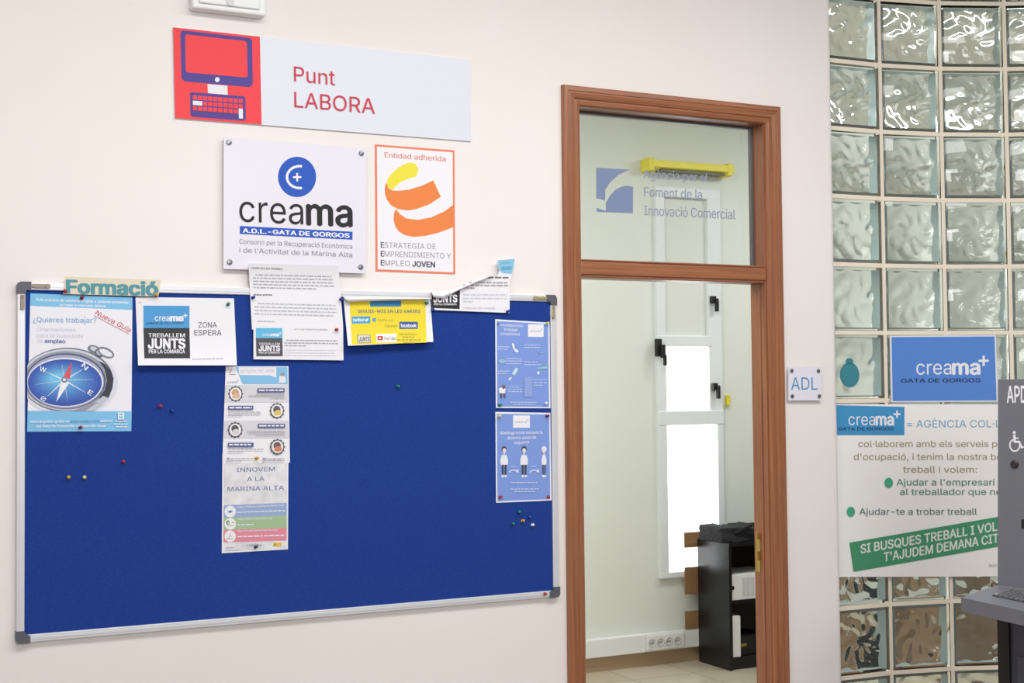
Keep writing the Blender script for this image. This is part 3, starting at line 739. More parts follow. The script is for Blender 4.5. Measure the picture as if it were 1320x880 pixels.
s.text('lettering', W_, 'Descárgatelo gratis en', 118, 819, 318, 817, 12, .02); s.text('lettering', ink(92, 120, 178), 'www.tudipu.com', 322, 817, 472, 815, 12, .0); s.text('lettering', W_, 'dentro', 478, 815, 538, 814, 12, .02)
s.text('lettering', W_, 'del Área de Promoción y Desarrollo local', 147, 843, 505, 840, 12, .02)
s.rect('badge', W_, 568, 766, 600, 802); s.rect('badge', sky, 575, 772, 593, 780); s.rect('badge', sky, 573, 786, 594, 796)
for y, x0_, x1_ in ((814, 556, 612), (828, 548, 622), (842, 558, 616)): s.greek('lettering', W_, x0_, y, x1_, y, 5)
s.done()

# Zona espera sheet, curling at the foot
def logo_block(s, part_o, x0, y0, x1, y1, ym, dk, blu, gat=True):
    """blue creama field over a dark TREBALLEM JUNTS field; part coordinates are the field's own corners"""
    w_ = x1 - x0; h_ = y1 - y0
    s.quad('logo', blu, [(x0, y0), (x1, y0 + .005 * w_), (x1, ym), (x0, ym)]); s.quad('logo', dk, [(x0, ym), (x1, ym), (x1 + .015 * w_, y1), (x0 + .02 * w_, y1)])
    f = lambda u: x0 + u * w_; g = lambda v: y0 + v * h_
    s.text('logo', W_, 'crea', f(.25), g(.29), f(.57), g(.29), h_ * .085, .005, True); s.text('logo', W_, 'ma', f(.59), g(.29), f(.86), g(.29), h_ * .085, .04, True); s.plus('logo', W_, f(.91), g(.19), w_ * .045, h_ * .02)
    if gat: s.text('logo', ink(28, 62, 96), 'AGÈNCIA DE COL·LOCACIÓ', f(.05), g(.355), f(.87), g(.345), h_ * .035, .02)
    s.text('logo', W_, 'TREBALLEM', f(.11), g(.60), f(.90), g(.60), h_ * .075, .012); s.text('logo', W_, 'JUNTS', f(.11), g(.81), f(.90), g(.81), h_ * .18, .035); s.text('logo', W_, 'PER LA COMARCA', f(.12), g(.905), f(.90), g(.905), h_ * .072, .02)
blu = ink(74, 156, 216); dkk = ink(48, 49, 56)
c4 = [(22, 60), (620, 68), (638, 475), (38, 475)]
C4 = [(170 + x / 4.714, 370 + y / 4.714) for x, y in c4]
s = Sheet('pinned_notice', 'white notice reading ZONA ESPERA pinned to the blue board', 'notice', WallMap(-.0112, lambda u, v: .022 * max(0, v) ** 3, (C4[0], C4[2])), c4, M_paper, .0005, 10, kx=4.714, o=(170, 370))
logo_block(s, None, 70, 112, 350, 432, 248, dkk, blu)
g8 = ink(84, 84, 92)
s.text('lettering', g8, 'ZONA', 405, 245, 517, 245, 32, -.004); s.text('lettering', g8, 'ESPERA', 380, 293, 545, 293, 33, -.004); s.greek('lettering', ink(190, 190, 198), 365, 440, 555, 436, 6); s.greek('lettering', ink(200, 200, 206), 40, 95, 62, 96, 6)
s.done()

# strip reading Formacio across the frame
s = Sheet('label_strip', 'cream paper strip with teal lettering Formació across the board frame', 'paper strip', WallMap(-.0185), [(297, 65), (790, 83), (777, 168), (285, 155)], ink(226, 216, 196), .0007, kx=4, o=(10, 340))
s.text('lettering', ink(84, 150, 162), 'Formació', 306, 150, 771, 162, 66, .038); s.done()

# Ofertes externes sheet with its top leaning off the board
c = [(120, 55), (800, 72), (835, 530), (145, 555)]; k_, ox, oy = 5.869, 300, 330
CC = [(ox + x / k_, oy + y / k_) for x, y in c]
s = Sheet('pinned_notice', 'white printed sheet OFERTES EXTERNES rising above the board frame', 'notice', WallMap(-.0185, lambda u, v: .018 * max(0, .45 - v) ** 2 * 4, (CC[0], CC[2])), c, M_paper, .0005, 10, kx=k_, o=(ox, oy))
g7 = ink(172, 172, 180); g9 = ink(186, 190, 204)
s.text('lettering', ink(92, 92, 98), 'OFERTES EXTERNES', 140, 97, 374, 104, 13, .02)
for i, (xa, xb) in enumerate(((172, 755), (155, 762), (155, 765), (155, 768), (157, 632))): s.greek('lettering', g7, xa, 146 + i * 24, xb, 160 + i * 24 - (4 if i == 4 else 0), 9)
s.text('lettering', ink(110, 110, 118), 'Moltes gràcies', 158, 297, 298, 298, 12, .03)
for i, (xa, xb) in enumerate(((188, 785), (165, 790), (165, 790), (165, 760))): s.greek('lettering', g9, xa, 362 + i * 26, xb, 378 + i * 26, 9)
s.greek('lettering', g9, 188, 496, 315, 498, 8); s.done()
c = [(157, 520), (835, 530), (838, 788), (157, 780)]
s = Sheet('pinned_notice', 'white notice with a small creama logo overlapping the foot of the OFERTES sheet', 'notice', WallMap(-.0200), c, M_paper, .0005, kx=k_, o=(ox, oy))
logo_block(s, None, 175, 543, 376, 757, 620, ink(84, 85, 92), ink(98, 188, 228), False)
s.text('lettering', g7, 'NOTA INFORMATIVA CREAMA', 465, 558, 718, 562, 11, .01); s.greek('lettering', g7, 405, 640, 795, 644, 8); s.greek('lettering', g7, 390, 660, 795, 665, 8); s.greek('lettering', g7, 390, 680, 555, 682, 8)
for y in (712, 732, 752): s.greek('lettering', ink(222, 222, 228), 390, y, 780, y + 3, 7)
s.done()

# yellow social network sheet with its head folded forward
k_, ox, oy = 4.4, 430, 320
c = [(55, 272), (548, 285), (566, 530), (82, 552)]; CC = [(ox + x / k_, oy + y / k_) for x, y in c]
s = Sheet('pinned_flyer', 'yellow flyer SEGUIX-NOS EN LES XARXES with its white head folded over', 'flyer', WallMap(-.0190, lambda u, v: .018 * max(0, v) ** 3, (CC[0], CC[2])), c, M_paper, .0005, 10, kx=k_, o=(ox, oy))
ye = ink(240, 216, 44)
s.quad('print_area', ye, [(90, 300), (520, 292), (528, 534), (103, 546)])
s.quad('stripe', ink(52, 132, 186), [(207, 299), (384, 296), (383, 330), (207, 331)])
nv = ink(74, 104, 132)
s.text('lettering', nv, 'SEGUIX-NOS EN LES XARXES', 137, 366, 492, 366, 18, .02)
s.quad('badge', ink(58, 166, 214), [(103, 387), (208, 385), (208, 424), (104, 427)]); s.text('badge', W_, 'twitter', 110, 414, 174, 413, 13, .03, True)
s.poly('badge', W_, [(176, 398), (184, 404), (190, 398), (198, 399), (196, 406), (190, 414), (180, 414), (174, 411), (180, 409)])
s.quad('badge', ink(84, 160, 196), [(221, 395), (240, 395), (240, 415), (221, 415)]); s.text('lettering', ink(150, 146, 90), 'creama_org', 246, 411, 337, 412, 12)
s.text('lettering', ink(132, 130, 84), 'CREAMA', 290, 447, 363, 447, 13); s.quad('badge', ink(64, 96, 156), [(373, 416), (478, 416), (478, 456), (373, 457)]); s.text('badge', W_, 'facebook', 381, 447, 470, 447, 19, .03)
s.quad('badge', ink(150, 150, 140), [(132, 490), (208, 489), (214, 536), (137, 538)]); s.quad('badge', ink(222, 222, 214), [(138, 494), (204, 493), (209, 531), (142, 533)]); s.text('badge', ink(130, 130, 126), 'JUNTS', 145, 527, 204, 526, 24, .04)
s.quad('badge', ink(242, 240, 240), [(242, 485), (356, 483), (358, 532), (243, 534)]); s.quad('badge', ink(208, 52, 58), [(249, 498), (280, 497), (280, 521), (249, 522)]); s.poly('badge', W_, [(259, 503), (272, 510), (259, 517)]); s.text('badge', ink(96, 84, 84), 'YouTube', 285, 520, 354, 520, 20, .01)
for i, (xa, xb) in enumerate(((372, 472), (390, 462), (362, 492), (395, 466))): s.greek('lettering', ink(184, 168, 60), xa, 490 + i * 16, xb, 490 + i * 16, 7)
fo = s.done()
# the folded head of the flyer: a strip rolled forward over the top edge
def fold(parent, pts_top, pts_bot, y_top, y_bot, m, name='folded_head', bulge=.016, n=14):
    vs = []; fs = []; k = len(pts_top)
    for j in range(n + 1):
        t = j / n
        for (a, b_) in zip(pts_top, pts_bot):
            q = (a[0] + (b_[0] - a[0]) * t, a[1] + (b_[1] - a[1]) * t); y = y_top + (y_bot - y_top) * t - bulge * math.sin(PI * t)
            vs.append(ony(q[0], q[1], y))
    N = len(vs); vs += [v + Vector((0, .0005, 0)) for v in vs]
    for j in range(n):
        for i in range(k - 1):
            q = (j * k + i, (j + 1) * k + i, (j + 1) * k + i + 1, j * k + i + 1); fs.append(q); fs.append(tuple(N + a for a in q[::-1]))
    ed = [(i, i + 1) for i in range(k - 1)] + [(n * k + i + 1, n * k + i) for i in range(k - 1)] + [((j + 1) * k, j * k) for j in range(n)] + [(j * k + k - 1, (j + 1) * k + k - 1) for j in range(n)]
    fs += [(a, b_, N + b_, N + a) for a, b_ in ed]
    o = mesh_obj(name, vs, fs, m, parent, smooth=False); return o
f = lambda x, y: (430 + x / 4.4, 320 + y / 4.4)
fold(fo, [f(52, 272), f(180, 270), f(320, 272), f(440, 276), f(552, 280)], [f(85, 304), f(200, 300), f(330, 296), f(440, 293), f(553, 291)], -.0200, -.030, M_paper)

# sheet with a sprung corner
c = [(555, 258), (1000, 150), (998, 366), (557, 349)]
s = Sheet('pinned_notice', 'white sheet with a curled top whose blue corner springs off the wall', 'notice', WallMap(-.0195), c, M_paper, .0005, kx=k_, o=(ox, oy),
          outline=[(557, 349), (556, 255), (620, 262), (716, 215), (770, 190), (838, 166), (925, 160), (940, 132), (930, 66), (1030, 57), (1012, 145), (1000, 190), (998, 366)])
s.poly('logo', ink(30, 30, 34), [(557, 349), (557, 250), (620, 262), (717, 212), (716, 344)]) if False else s.poly('logo', ink(30, 30, 34), [(557, 338), (557, 256), (620, 263), (717, 222), (715, 344)])
s.text('logo', W_, 'JUNTS', 568, 304, 700, 304, 40, .035); s.text('logo', W_, 'PER LA COMARCA', 570, 322, 698, 322, 11, .02)
s.poly('print_area', ink(140, 196, 226), [(931, 68), (1029, 59), (1012, 145), (955, 140), (933, 112)]); s.text('lettering', ink(84, 150, 200), 'creama', 948, 90, 1004, 86, 11, .0, True); s.poly('print_area', ink(98, 170, 212), [(950, 105), (1012, 100), (1008, 122), (952, 126)])
g6 = ink(120, 118, 124)
s.text('lettering', g6, 'OFERTES CREAMA', 868, 168, 992, 170, 9, .03) if False else s.greek('lettering', g6, 868, 169, 992, 171, 9)
for y, xa, xb in ((197, 770, 990), (213, 735, 990), (228, 735, 800)): s.greek('lettering', ink(170, 160, 160), xa, y, xb, y + 2, 8)
for y, xb in ((266, 985), (286, 985), (304, 790)): s.greek('lettering', ink(206, 210, 222), 735, y, xb, y + 2, 8)
s.text('lettering', g7, '• Esmorzars ADL comarcals', 735, 342, 915, 344, 10); so_ = s.done()
fold(so_, [f(556, 242), f(600, 246), f(680, 230), f(760, 204), f(838, 170), f(925, 146)], [f(566, 278), f(622, 284), f(668, 262), f(718, 234), f(770, 212), f(838, 178)], -.0205, -.032, M_paper, 'curled_head', .012)

# tall infographic
k_, ox, oy = 6.285, 270, 460
s = Sheet('pinned_leaflet', 'tall white leaflet with round portraits and grey bands on the blue board', 'leaflet', WallMap(-.0122), [(132, 75), (640, 75), (652, 855), (104, 866)], ink(240, 240, 246), .0005, kx=k_, o=(ox, oy))
gb = ink(216, 217, 224); pv = ink(92, 96, 154); lb_ = ink(134, 192, 232)
s.poly('stripe', lb_, [(212, 82), (632, 82), (634, 220), (268, 220)]); s.poly('stripe', ink(236, 236, 244), [(236, 84), (541, 84), (541, 166), (488, 148), (240, 146)])
s.text('lettering', ink(190, 170, 180), '¿QUÈ FACEN AL PUNT LABORA?', 244, 128, 528, 124, 28, .0)
s.text('lettering', g6, 'creama', 145, 212, 226, 210, 13, .0, True); s.plus('lettering', g6, 232, 190, 6, 3)
s.line('emblem_picture', ink(208, 80, 90), 165, 130, 184, 88, 6, 2); s.line('emblem_picture', ink(120, 90, 110), 160, 140, 210, 142, 4)
s.poly('statue_picture', ink(230, 232, 238), [(562, 208), (565, 160), (580, 145), (578, 130), (600, 128), (606, 150), (620, 175), (618, 208)]); s.ell('statue_picture', ink(150, 150, 158), 592, 140, 17, 16)
s.poly('stripe', gb, [(130, 226), (636, 226), (638, 366), (126, 366)]); s.poly('stripe', gb, [(122, 514), (642, 514), (645, 656), (118, 658)])
for (x, y, cin, hair, body) in ((212, 298, (240, 238, 240), (204, 166, 132), (222, 186, 156)), (548, 435, (242, 240, 240), (96, 96, 108), (224, 196, 104)), (209, 590, (242, 240, 242), (92, 88, 96), (216, 212, 218)), (551, 727, (240, 232, 228), (96, 96, 112), (208, 130, 100))):
    s.hold = 'portrait#p%d%d' % (x, y)
    for k in range(12): s.ell('portrait', ink(76, 78, 88), x + 54 * math.cos(k * PI / 6), y + 58 * math.sin(k * PI / 6), 8, 8, n=8)
    s.ell('portrait', ink(88, 90, 100), x, y, 55, 59); s.ell('portrait', ink(*cin), x, y, 47, 51)
    s.ell('portrait', ink(*hair), x - 2, y - 8, 30, 32); s.poly('portrait', ink(*body), [(x - 30, y + 30), (x - 20, y + 5), (x, y - 8), (x + 24, y - 4), (x + 36, y + 12), (x + 28, y + 34), (x, y + 40)])
    s.hold = None
for (xa, ya, xb, yb, tt) in ((390, 253, 609, 285, 'AULA DE FORMACIÓN'), (152, 394, 356, 426, 'BOLSA DE TREBALL'), (394, 540, 612, 573, 'MODELS DE CURRÍCULUM'), (150, 693, 358, 728, 'ACTUALITZACIÓ')):
    s.rect('badge', pv, xa, ya, xb, yb); s.greek('lettering', W_, xa + 10, ya + 22, xb - 10, ya + 22, 12)
for (x0_, x1_, y) in ((380, 608, 302), (318, 608, 317), (500, 608, 331), (152, 412, 450), (152, 420, 463), (152, 272, 477), (305, 612, 603), (325, 612, 617), (380, 612, 631), (152, 440, 750), (152, 280, 770), (165, 355, 826), (165, 265, 845), (450, 600, 826), (450, 610, 838)): s.greek('lettering', g7, x0_, y, x1_, y, 7)
for x in (142, 432): s.rect('badge', ink(150, 152, 166), x, 815, x + 18, 832); s.rect('badge', ink(190, 190, 200), x, 838, x + 18, 850)
s.done()
k_, ox, oy = 6.285, 270, 580
M_cloud = mat('cloudy_print', (226, 227, 232), .65); noise_colour(M_cloud, 26, (212, 214, 218), (236, 236, 240))
s = Sheet('pinned_leaflet', 'leaflet INNOVEM A LA MARINA ALTA with blue, green and pink bands', 'leaflet', WallMap(-.0115), [(105, 28), (640, 28), (636, 803), (100, 835)], ink(240, 240, 246), .0005, kx=k_, o=(ox, oy))
s.poly('print_area', M_cloud, [(117, 100), (628, 96), (625, 795), (113, 822)])
it = ink(102, 110, 160)
s.text('lettering', it, 'INNOVEM', 220, 177, 530, 170, 34, .004); s.text('lettering', it, 'A LA', 305, 252, 445, 248, 34, .004); s.text('lettering', it, 'MARINA ALTA', 147, 334, 604, 322, 36, .004)
for (x, y, w__) in ((220, 177, 1), ): pass
s.poly('stripe', ink(152, 174, 216), [(116, 446), (627, 426), (626, 528), (115, 547)]); s.poly('stripe', ink(164, 192, 152), [(115, 547), (626, 528), (626, 630), (114, 647)]); s.poly('stripe', ink(226, 140, 158), [(114, 647), (626, 630), (625, 732), (114, 748)])
for y in (497, 597, 697): s.ell('badge', ink(240, 240, 244), 168, y, 46, 47)
s.poly('badge', ink(70, 140, 200), [(145, 500), (170, 486), (192, 496), (166, 510)]); s.ell('badge', ink(86, 140, 66), 150, 586, 14, 18); s.ell('badge', ink(226, 236, 220), 152, 588, 6, 9); s.rect('badge', ink(180, 80, 70), 184, 582, 196, 590); s.rect('badge', ink(120, 150, 110), 146, 610, 192, 614)
s.line('badge', ink(208, 80, 90), 160, 708, 176, 672, 6, 2); s.line('badge', ink(110, 90, 110), 140, 718, 192, 716, 4)
s.text('lettering', W_, 'http://innovemlamarina.org', 226, 470, 600, 452, 15, .01)
s.greek('lettering', W_, 226, 508, 612, 494, 8); s.text('lettering', W_, 'http://laborapuntal.org', 226, 566, 506, 556, 15, .01); s.greek('lettering', W_, 226, 610, 356, 605, 8); s.text('lettering', W_, 'http://creamamarinaalta.org', 226, 662, 548, 650, 15, .01); s.greek('lettering', W_, 226, 706, 606, 694, 10)
s.text('lettering', ink(130, 132, 160), 'LABORA', 300, 780, 425, 776, 20, -.004); s.rect('badge', ink(228, 196, 70), 517, 750, 584, 780, -3); s.rect('badge', ink(190, 150, 60), 522, 756, 540, 774, -1); s.greek('lettering', g9, 130, 792, 200, 790, 6); s.rect('badge', gb, 130, 798, 250, 812, -4)
s.done()

# two blue posters at the right
k_, ox, oy = 3.382, 620, 400
pb_ = ink(126, 156, 226)
def creamabox(s, x0, y0, x1, y1):
    s.rect('logo', ink(240, 240, 248), x0, y0, x1, y1, .5); w_ = x1 - x0; ym = y0 + (y1 - y0) * .62
    s.text('logo', ink(150, 150, 160), 'creama', x0 + w_ * .12, ym, x0 + w_ * .82, ym, w_ * .11, 0, True); s.plus('logo', ink(150, 150, 160), x0 + w_ * .88, ym - w_ * .17, w_ * .05, w_ * .025)
s = Sheet('pinned_poster', 'blue poster Recomanacions with a phone icon, upper right of the board', 'poster', FELT, [(62, 38), (299, 53), (303, 426), (65, 425)], ink(240, 241, 250), .0006, kx=k_, o=(ox, oy))
s.poly('print_area', pb_, [(69, 46), (293, 59), (297, 420), (71, 419)])
creamabox(s, 205, 60, 273, 115)
s.text('lettering', W_, 'Recomanacions', 78, 68, 183, 73, 13, .004); s.text('lettering', W_, "d'obligat", 100, 88, 160, 91, 13, .004); s.text('lettering', W_, 'compliment', 86, 107, 170, 110, 13, .004)
for (x0_, x1_, y) in ((74, 126, 160), (74, 116, 170), (188, 258, 152), (188, 256, 163), (110, 174, 212), (110, 180, 222), (110, 178, 234), (188, 246, 226), (188, 262, 238), (74, 124, 266), (74, 116, 276), (230, 286, 304), (230, 290, 316), (230, 270, 328), (124, 172, 336), (118, 178, 346), (120, 182, 356), (128, 244, 402), (140, 236, 411)): s.greek('lettering', ink(202, 214, 246), x0_, y, x1_, y + .5, 3.6)
s.arc('phone_picture', W_, 158, 158, 20, 20, 8, 90, 200); s.ell('phone_picture', W_, 140, 150, 5, 8, rot=-20); s.ell('phone_picture', W_, 156, 178, 8, 5)
s.line('syringe_picture', ink(200, 226, 240), 140, 280, 158, 252, 14); s.line('syringe_picture', ink(230, 236, 250), 120, 304, 132, 292, 7)
s.poly('seated_figure_picture', W_, [(78, 340), (92, 334), (108, 340), (104, 362), (80, 360)]); s.ell('seated_figure_picture', ink(120, 96, 100), 99, 333, 8, 9); s.line('seated_figure_picture', ink(96, 88, 96), 88, 362, 88, 382, 8); s.line('seated_figure_picture', ink(96, 88, 96), 102, 362, 104, 380, 8)
s.ell('cloud_picture', ink(150, 190, 216), 92, 222, 16, 10); s.poly('strip_picture', ink(150, 214, 190), [(246, 250), (288, 244), (290, 252), (250, 256)]); s.ell('drop_picture', W_, 250, 272, 5, 8); s.poly('panel_picture', ink(146, 168, 226), [(190, 290), (222, 288), (224, 376), (188, 378)]); s.arc('arc_picture', ink(150, 190, 226), 262, 178, 16, 10, 3, 0, 200)
s.done()
s = Sheet('pinned_poster', 'blue poster with three standing figures, lower right of the board', 'poster', FELT, [(63, 442), (302, 446), (308, 828), (66, 838)], ink(240, 241, 250), .0006, kx=k_, o=(ox, oy))
s.poly('print_area', pb_, [(69, 450), (297, 453), (302, 822), (72, 831)])
creamabox(s, 140, 457, 213, 511)
s.text('lettering', W_, 'Mantinga en tot moment la', 84, 540, 268, 537, 13, .006); s.text('lettering', W_, 'distància social de', 114, 562, 240, 559, 13, .006); s.text('lettering', W_, 'seguretat', 145, 582, 211, 579, 13, .006)
dk2 = ink(66, 70, 84); lt = ink(236, 238, 248)
for x, sd in ((101, 1), (188, 0), (275, -1)):
    s.hold = 'figure_picture#%d' % x
    wd = 17 if sd != -1 else 11
    s.poly('picture', lt, [(x - wd * .6, 630), (x + wd * .6, 630), (x + wd, 650), (x + wd * .9, 672), (x + wd * .7, 672), (x + wd * .6, 676), (x - wd * .6, 676), (x - wd * .9, 672), (x - wd, 650)])
    s.poly('picture', dk2, [(x - wd * .65, 672), (x - 1.5, 672), (x - 2, 715), (x - wd * .6, 715)]); s.poly('picture', dk2, [(x + 1.5, 672), (x + wd * .65, 672), (x + wd * .6, 715), (x + 2, 715)])
    s.ell('picture', lt, x - wd * .35, 722, 6, 5); s.ell('picture', lt, x + wd * .4, 722, 6, 5)
    s.ell('picture', dk2 if sd != -1 else lt, x, 604, 11, 13); s.ell('picture', ink(236, 224, 226), x + sd, 610, 7.5, 10)
    s.rect('picture', ink(236, 224, 226), x - 3, 618, x + 3, 632); s.hold = None
for x in (124, 214):
    s.hold = 'arrow_picture#%d' % x
    s.arc('picture', lt, x + 18, 712, 22, 18, 4, 200, 320); s.poly('picture', lt, [(x + 40, 706), (x + 27, 704), (x + 36, 690)]); s.hold = None; s.greek('lettering', ink(202, 214, 246), x + 8, 683, x + 26, 683, 4)
for (x0_, x1_, y) in ((132, 248, 753), (128, 252, 781), (144, 236, 792)): s.greek('lettering', ink(214, 222, 248), x0_, y, x1_, y - 1, 4)
s.done()

# ------------------------------------------------------------------ push pins
def pushpin(px, py, y, rgb, label, tilt=None):
    rnd = random.Random(int(px * 13 + py)); p = ony(px, py, y - .006); p = Vector((p.x, y, p.z))
    ax = Vector((rnd.uniform(-.25, .25), -1, rnd.uniform(-.1, .3))).normalized() if tilt is None else Vector(tilt).normalized()
    m = mat('pin_%02x%02x%02x' % rgb, rgb, .3); e = empty('push_pin', p)
    b = B(); b.lathe([(.0001, .0012), (.0052, .0012), (.0054, .0024), (.0030, .0034), (.0026, .0078), (.0043, .0096), (.0049, .0114), (.0043, .0128), (.0001, .0132)], p, ax, 14); b.build('pin_head', m, e, smooth=True)
    b = B(); b.cyl(p - ax * .001, ax, .0006, .006, 6); b.build('needle', M_steel, e)
    tag(e, label, 'push pin', 'push pins on the notice board'); return e
RED, DRED, BLU, GRN, YEL, GLD, WHT = (176, 40, 52), (120, 28, 44), (30, 56, 150), (24, 128, 110), (222, 214, 140), (214, 160, 60), (232, 232, 240)
y0 = -.0120
for a in (
    (84.5, 375.5, -.0195, RED, 'red push pin at the left end of the Formació strip'), (201.5, 379.5, -.0195, GLD, 'yellow push pin at the right end of the Formació strip'),
    (105.5, 384, y0, DRED, 'dark red push pin at the top of the compass poster'), (103.5, 550.5, y0, DRED, 'dark red push pin at the foot of the compass poster'),
    (206.5, 523.5, -.0108, RED, 'pale red push pin right of the compass poster'), (221.5, 529, -.0108, BLU, 'dark blue push pin beside the pale red one'),
    (159.5, 595, -.0108, RED, 'bright red push pin alone on the blue felt below the compass poster'), (89, 615, -.0108, GLD, 'orange push pin under the compass poster beside the cream one'), (109.5, 615, -.0108, YEL, 'cream push pin under the compass poster beside the orange one'),
    (294, 392.5, y0, GRN, 'green push pin on the ZONA ESPERA notice'),
    (326, 383.5, -.0195, BLU, 'blue push pin at the left edge of the OFERTES sheet'), (440, 385.5, -.0195, BLU, 'blue push pin at the right edge of the OFERTES sheet'), (434, 424.5, -.0210, RED, 'red push pin on the notice below the OFERTES sheet'),
    (550, 390.5, -.0200, GRN, 'green push pin at the right side of the yellow flyer'), (558, 399, -.0205, BLU, 'blue push pin at the lower left of the curled sheet'), (654.5, 401.5, -.0205, BLU, 'blue push pin at the lower right of the curled sheet'),
    (330.5, 590.5, -.0130, GLD, 'yellow push pin where the two tall leaflets overlap'), (329.5, 705, y0, (52, 62, 92), 'dark blue push pin at the foot of the INNOVEM leaflet'),
    (512.5, 497.5, -.0108, GRN, 'green push pin alone on the empty middle of the board'),
    (705.5, 417, y0, YEL, 'cream push pin at the top right of the Recomanacions poster'), (644, 522, y0, GRN, 'green push pin at the lower left of the Recomanacions poster'), (704.5, 520, y0, WHT, 'white push pin at the lower right of the Recomanacions poster'), (643.5, 416, y0, (150, 176, 226), 'pale blue push pin at the top left of the Recomanacions poster'),
    (643.5, 536.5, y0, YEL, 'cream push pin at the top left of the poster of standing figures'), (705.5, 536, y0, DRED, 'dark red push pin at the top right of the poster of standing figures'), (645, 641, y0, RED, 'red push pin at the lower left of the poster of standing figures'), (707.5, 640, y0, RED, 'red push pin at the lower right of the poster of standing figures'),
    (670, 659.5, -.0108, GRN, 'green push pin topmost of the loose cluster below the blue posters'), (683, 666, -.0108, BLU, 'blue push pin of the loose cluster below the blue posters'), (673.5, 671.5, -.0108, GLD, 'orange push pin in the middle of the cluster below the blue posters'), (662, 675.5, -.0108, GRN, 'green push pin lowest left of the cluster below the blue posters'), (686.5, 676.5, -.0108, WHT, 'white push pin of the loose cluster below the blue posters'),
    (703, 765.5, -.0172, (176, 60, 40), 'red push pin stuck on the frame at the lower right corner')): pushpin(*a)

# ------------------------------------------------------------------ papers on the glass blocks
def smooth_line(p, n=12):
    q = [p[0] * 2 - p[1]] + list(p) + [p[-1] * 2 - p[-2]]; o = []
    for i in range(1, len(q) - 2):
        a, b_, c_, d_ = q[i - 1:i + 3]
        for k in range(n):
            t = k / n; o.append(0.5 * (2 * b_ + (c_ - a) * t + (2 * a - 5 * b_ + 4 * c_ - d_) * t * t + (3 * b_ - a - 3 * c_ + d_) * t ** 3))
    return o + [p[-1]]
PM = PolyMap([(v.x, v.y) for v in smooth_line(bpts)])
class Off:
    def __init__(s, base, d): s.b = base; s.d = d
    def __call__(s, px, py, off=0.0): return s.b(px, py, s.d + off)
    def n(s, p): return s.b.n(p)
k_, ox, oy = 4.633, 1050, 410
M_ban = mat('banner_paper', (248, 246, 245), .6); add_bump(M_ban, 14, .25, .006)
s = Sheet('paper_banner', 'big white paper banner with green band taped to the glass blocks', 'banner', Off(PM, .010), [(120, 514), (1290, 512), (1296, 1540), (145, 1545)], M_ban, .0006, 48, kx=k_, o=(ox, oy)); s.gap = .00006; s.lift = .0007
s.quad('logo', ink(64, 150, 206), [(130, 519), (537, 529), (537, 698), (134, 698)])
s.text('logo', W_, 'crea', 203, 638, 362, 638, 52, .0, True); s.text('logo', W_, 'ma', 368, 638, 472, 638, 52, .03, True); s.plus('logo', W_, 493, 573, 22, 10); s.text('logo', ink(30, 60, 90), 'GATA DE GORGOS', 142, 670, 470, 669, 19, .02)
s.text('lettering', ink(122, 168, 208), '= AGÈNCIA COL·L', 553, 652, 1112, 651, 43, .0)
s.crop(4.633, 1050, 560)
br_ = ink(164, 154, 120); gn = ink(92, 140, 126)
s.text('lettering', br_, 'col·laborem amb els serveis pú', 262, 74, 1124, 74, 38, .004); s.text('lettering', br_, "d'ocupació, i tenim la nostra bo", 235, 151, 1120, 151, 38, .004); s.text('lettering', br_, 'treball i volem:', 530, 227, 970, 227, 38, .004)
s.ell('bullet', ink(72, 172, 134), 443, 288, 26, 31); s.ell('bullet', ink(72, 172, 134), 217, 461, 25, 31)
s.text('lettering', gn, "Ajudar a l'empresari", 490, 303, 1075, 303, 38, .004); s.text('lettering', gn, 'al treballador que ne', 511, 360, 1116, 360, 38, .004); s.text('lettering', ink(100, 128, 124), 'Ajudar-te a trobar treball', 268, 478, 970, 478, 38, .004)
s.quad('stripe', ink(70, 150, 110), [(208, 645), (1180, 476), (1180, 654), (233, 819)])
s.text('lettering', ink(226, 232, 226), 'SI BUSQUES TREBALL I VOLS', 276, 709, 1128, 566, 52, .022); s.text('lettering', ink(226, 232, 226), "T'AJUDEM DEMANA CIT", 414, 757, 1098, 642, 52, .022)
s.text('lettering', g7, 'Nom', 1043, 792, 1090, 791, 22); s.done()
s = Sheet('paper_sign', 'blue creama GATA DE GORGOS sign with white border on the glass blocks', 'sign', Off(PM, .0135), [(450, 105), (1083, 100), (1097, 498), (458, 503)], ink(226, 232, 246), 0.0008, 24, kx=k_, o=(ox, oy)); s.gap = .00006; s.lift = .0007
s.quad('print_area', ink(86, 138, 218), [(460, 113), (1074, 109), (1087, 490), (467, 494)])
s.text('lettering', W_, 'crea', 608, 336, 818, 335, 64, .0, True); s.text('lettering', W_, 'ma', 826, 335, 986, 334, 64, .03, True); s.plus('lettering', W_, 1010, 254, 31, 14); s.text('lettering', ink(36, 46, 92), 'GATA DE GORGOS', 518, 384, 990, 382, 23, .02); s.done()
# teal bauble sticker on the first block
p = Off(PM, .004)(1095, 483); n = PM.n(p); t = Vector((-n.y, n.x, 0))
bb = B(); N = 26
outl = [(math.cos(2 * PI * k / N) * .047, math.sin(2 * PI * k / N) * .050) for k in range(N)]
bb.prism([p + t * x + Vector((0, 0, z)) for x, z in outl], n * .003)
bb.prism([p + t * x + Vector((0, 0, z)) for x, z in ((-.014, .044), (.016, .044), (.018, .058), (.006, .066), (-.010, .066), (-.018, .056))], n * .003)
M_teal = mat('teal_film', (70, 152, 168), .4); nodes(M_teal)[2].inputs['Transmission Weight'].default_value = .25
tag(bb.build('round_sticker', M_teal, None, p), 'teal round fruit-shaped sticker on the glass block above the banner', 'sticker')

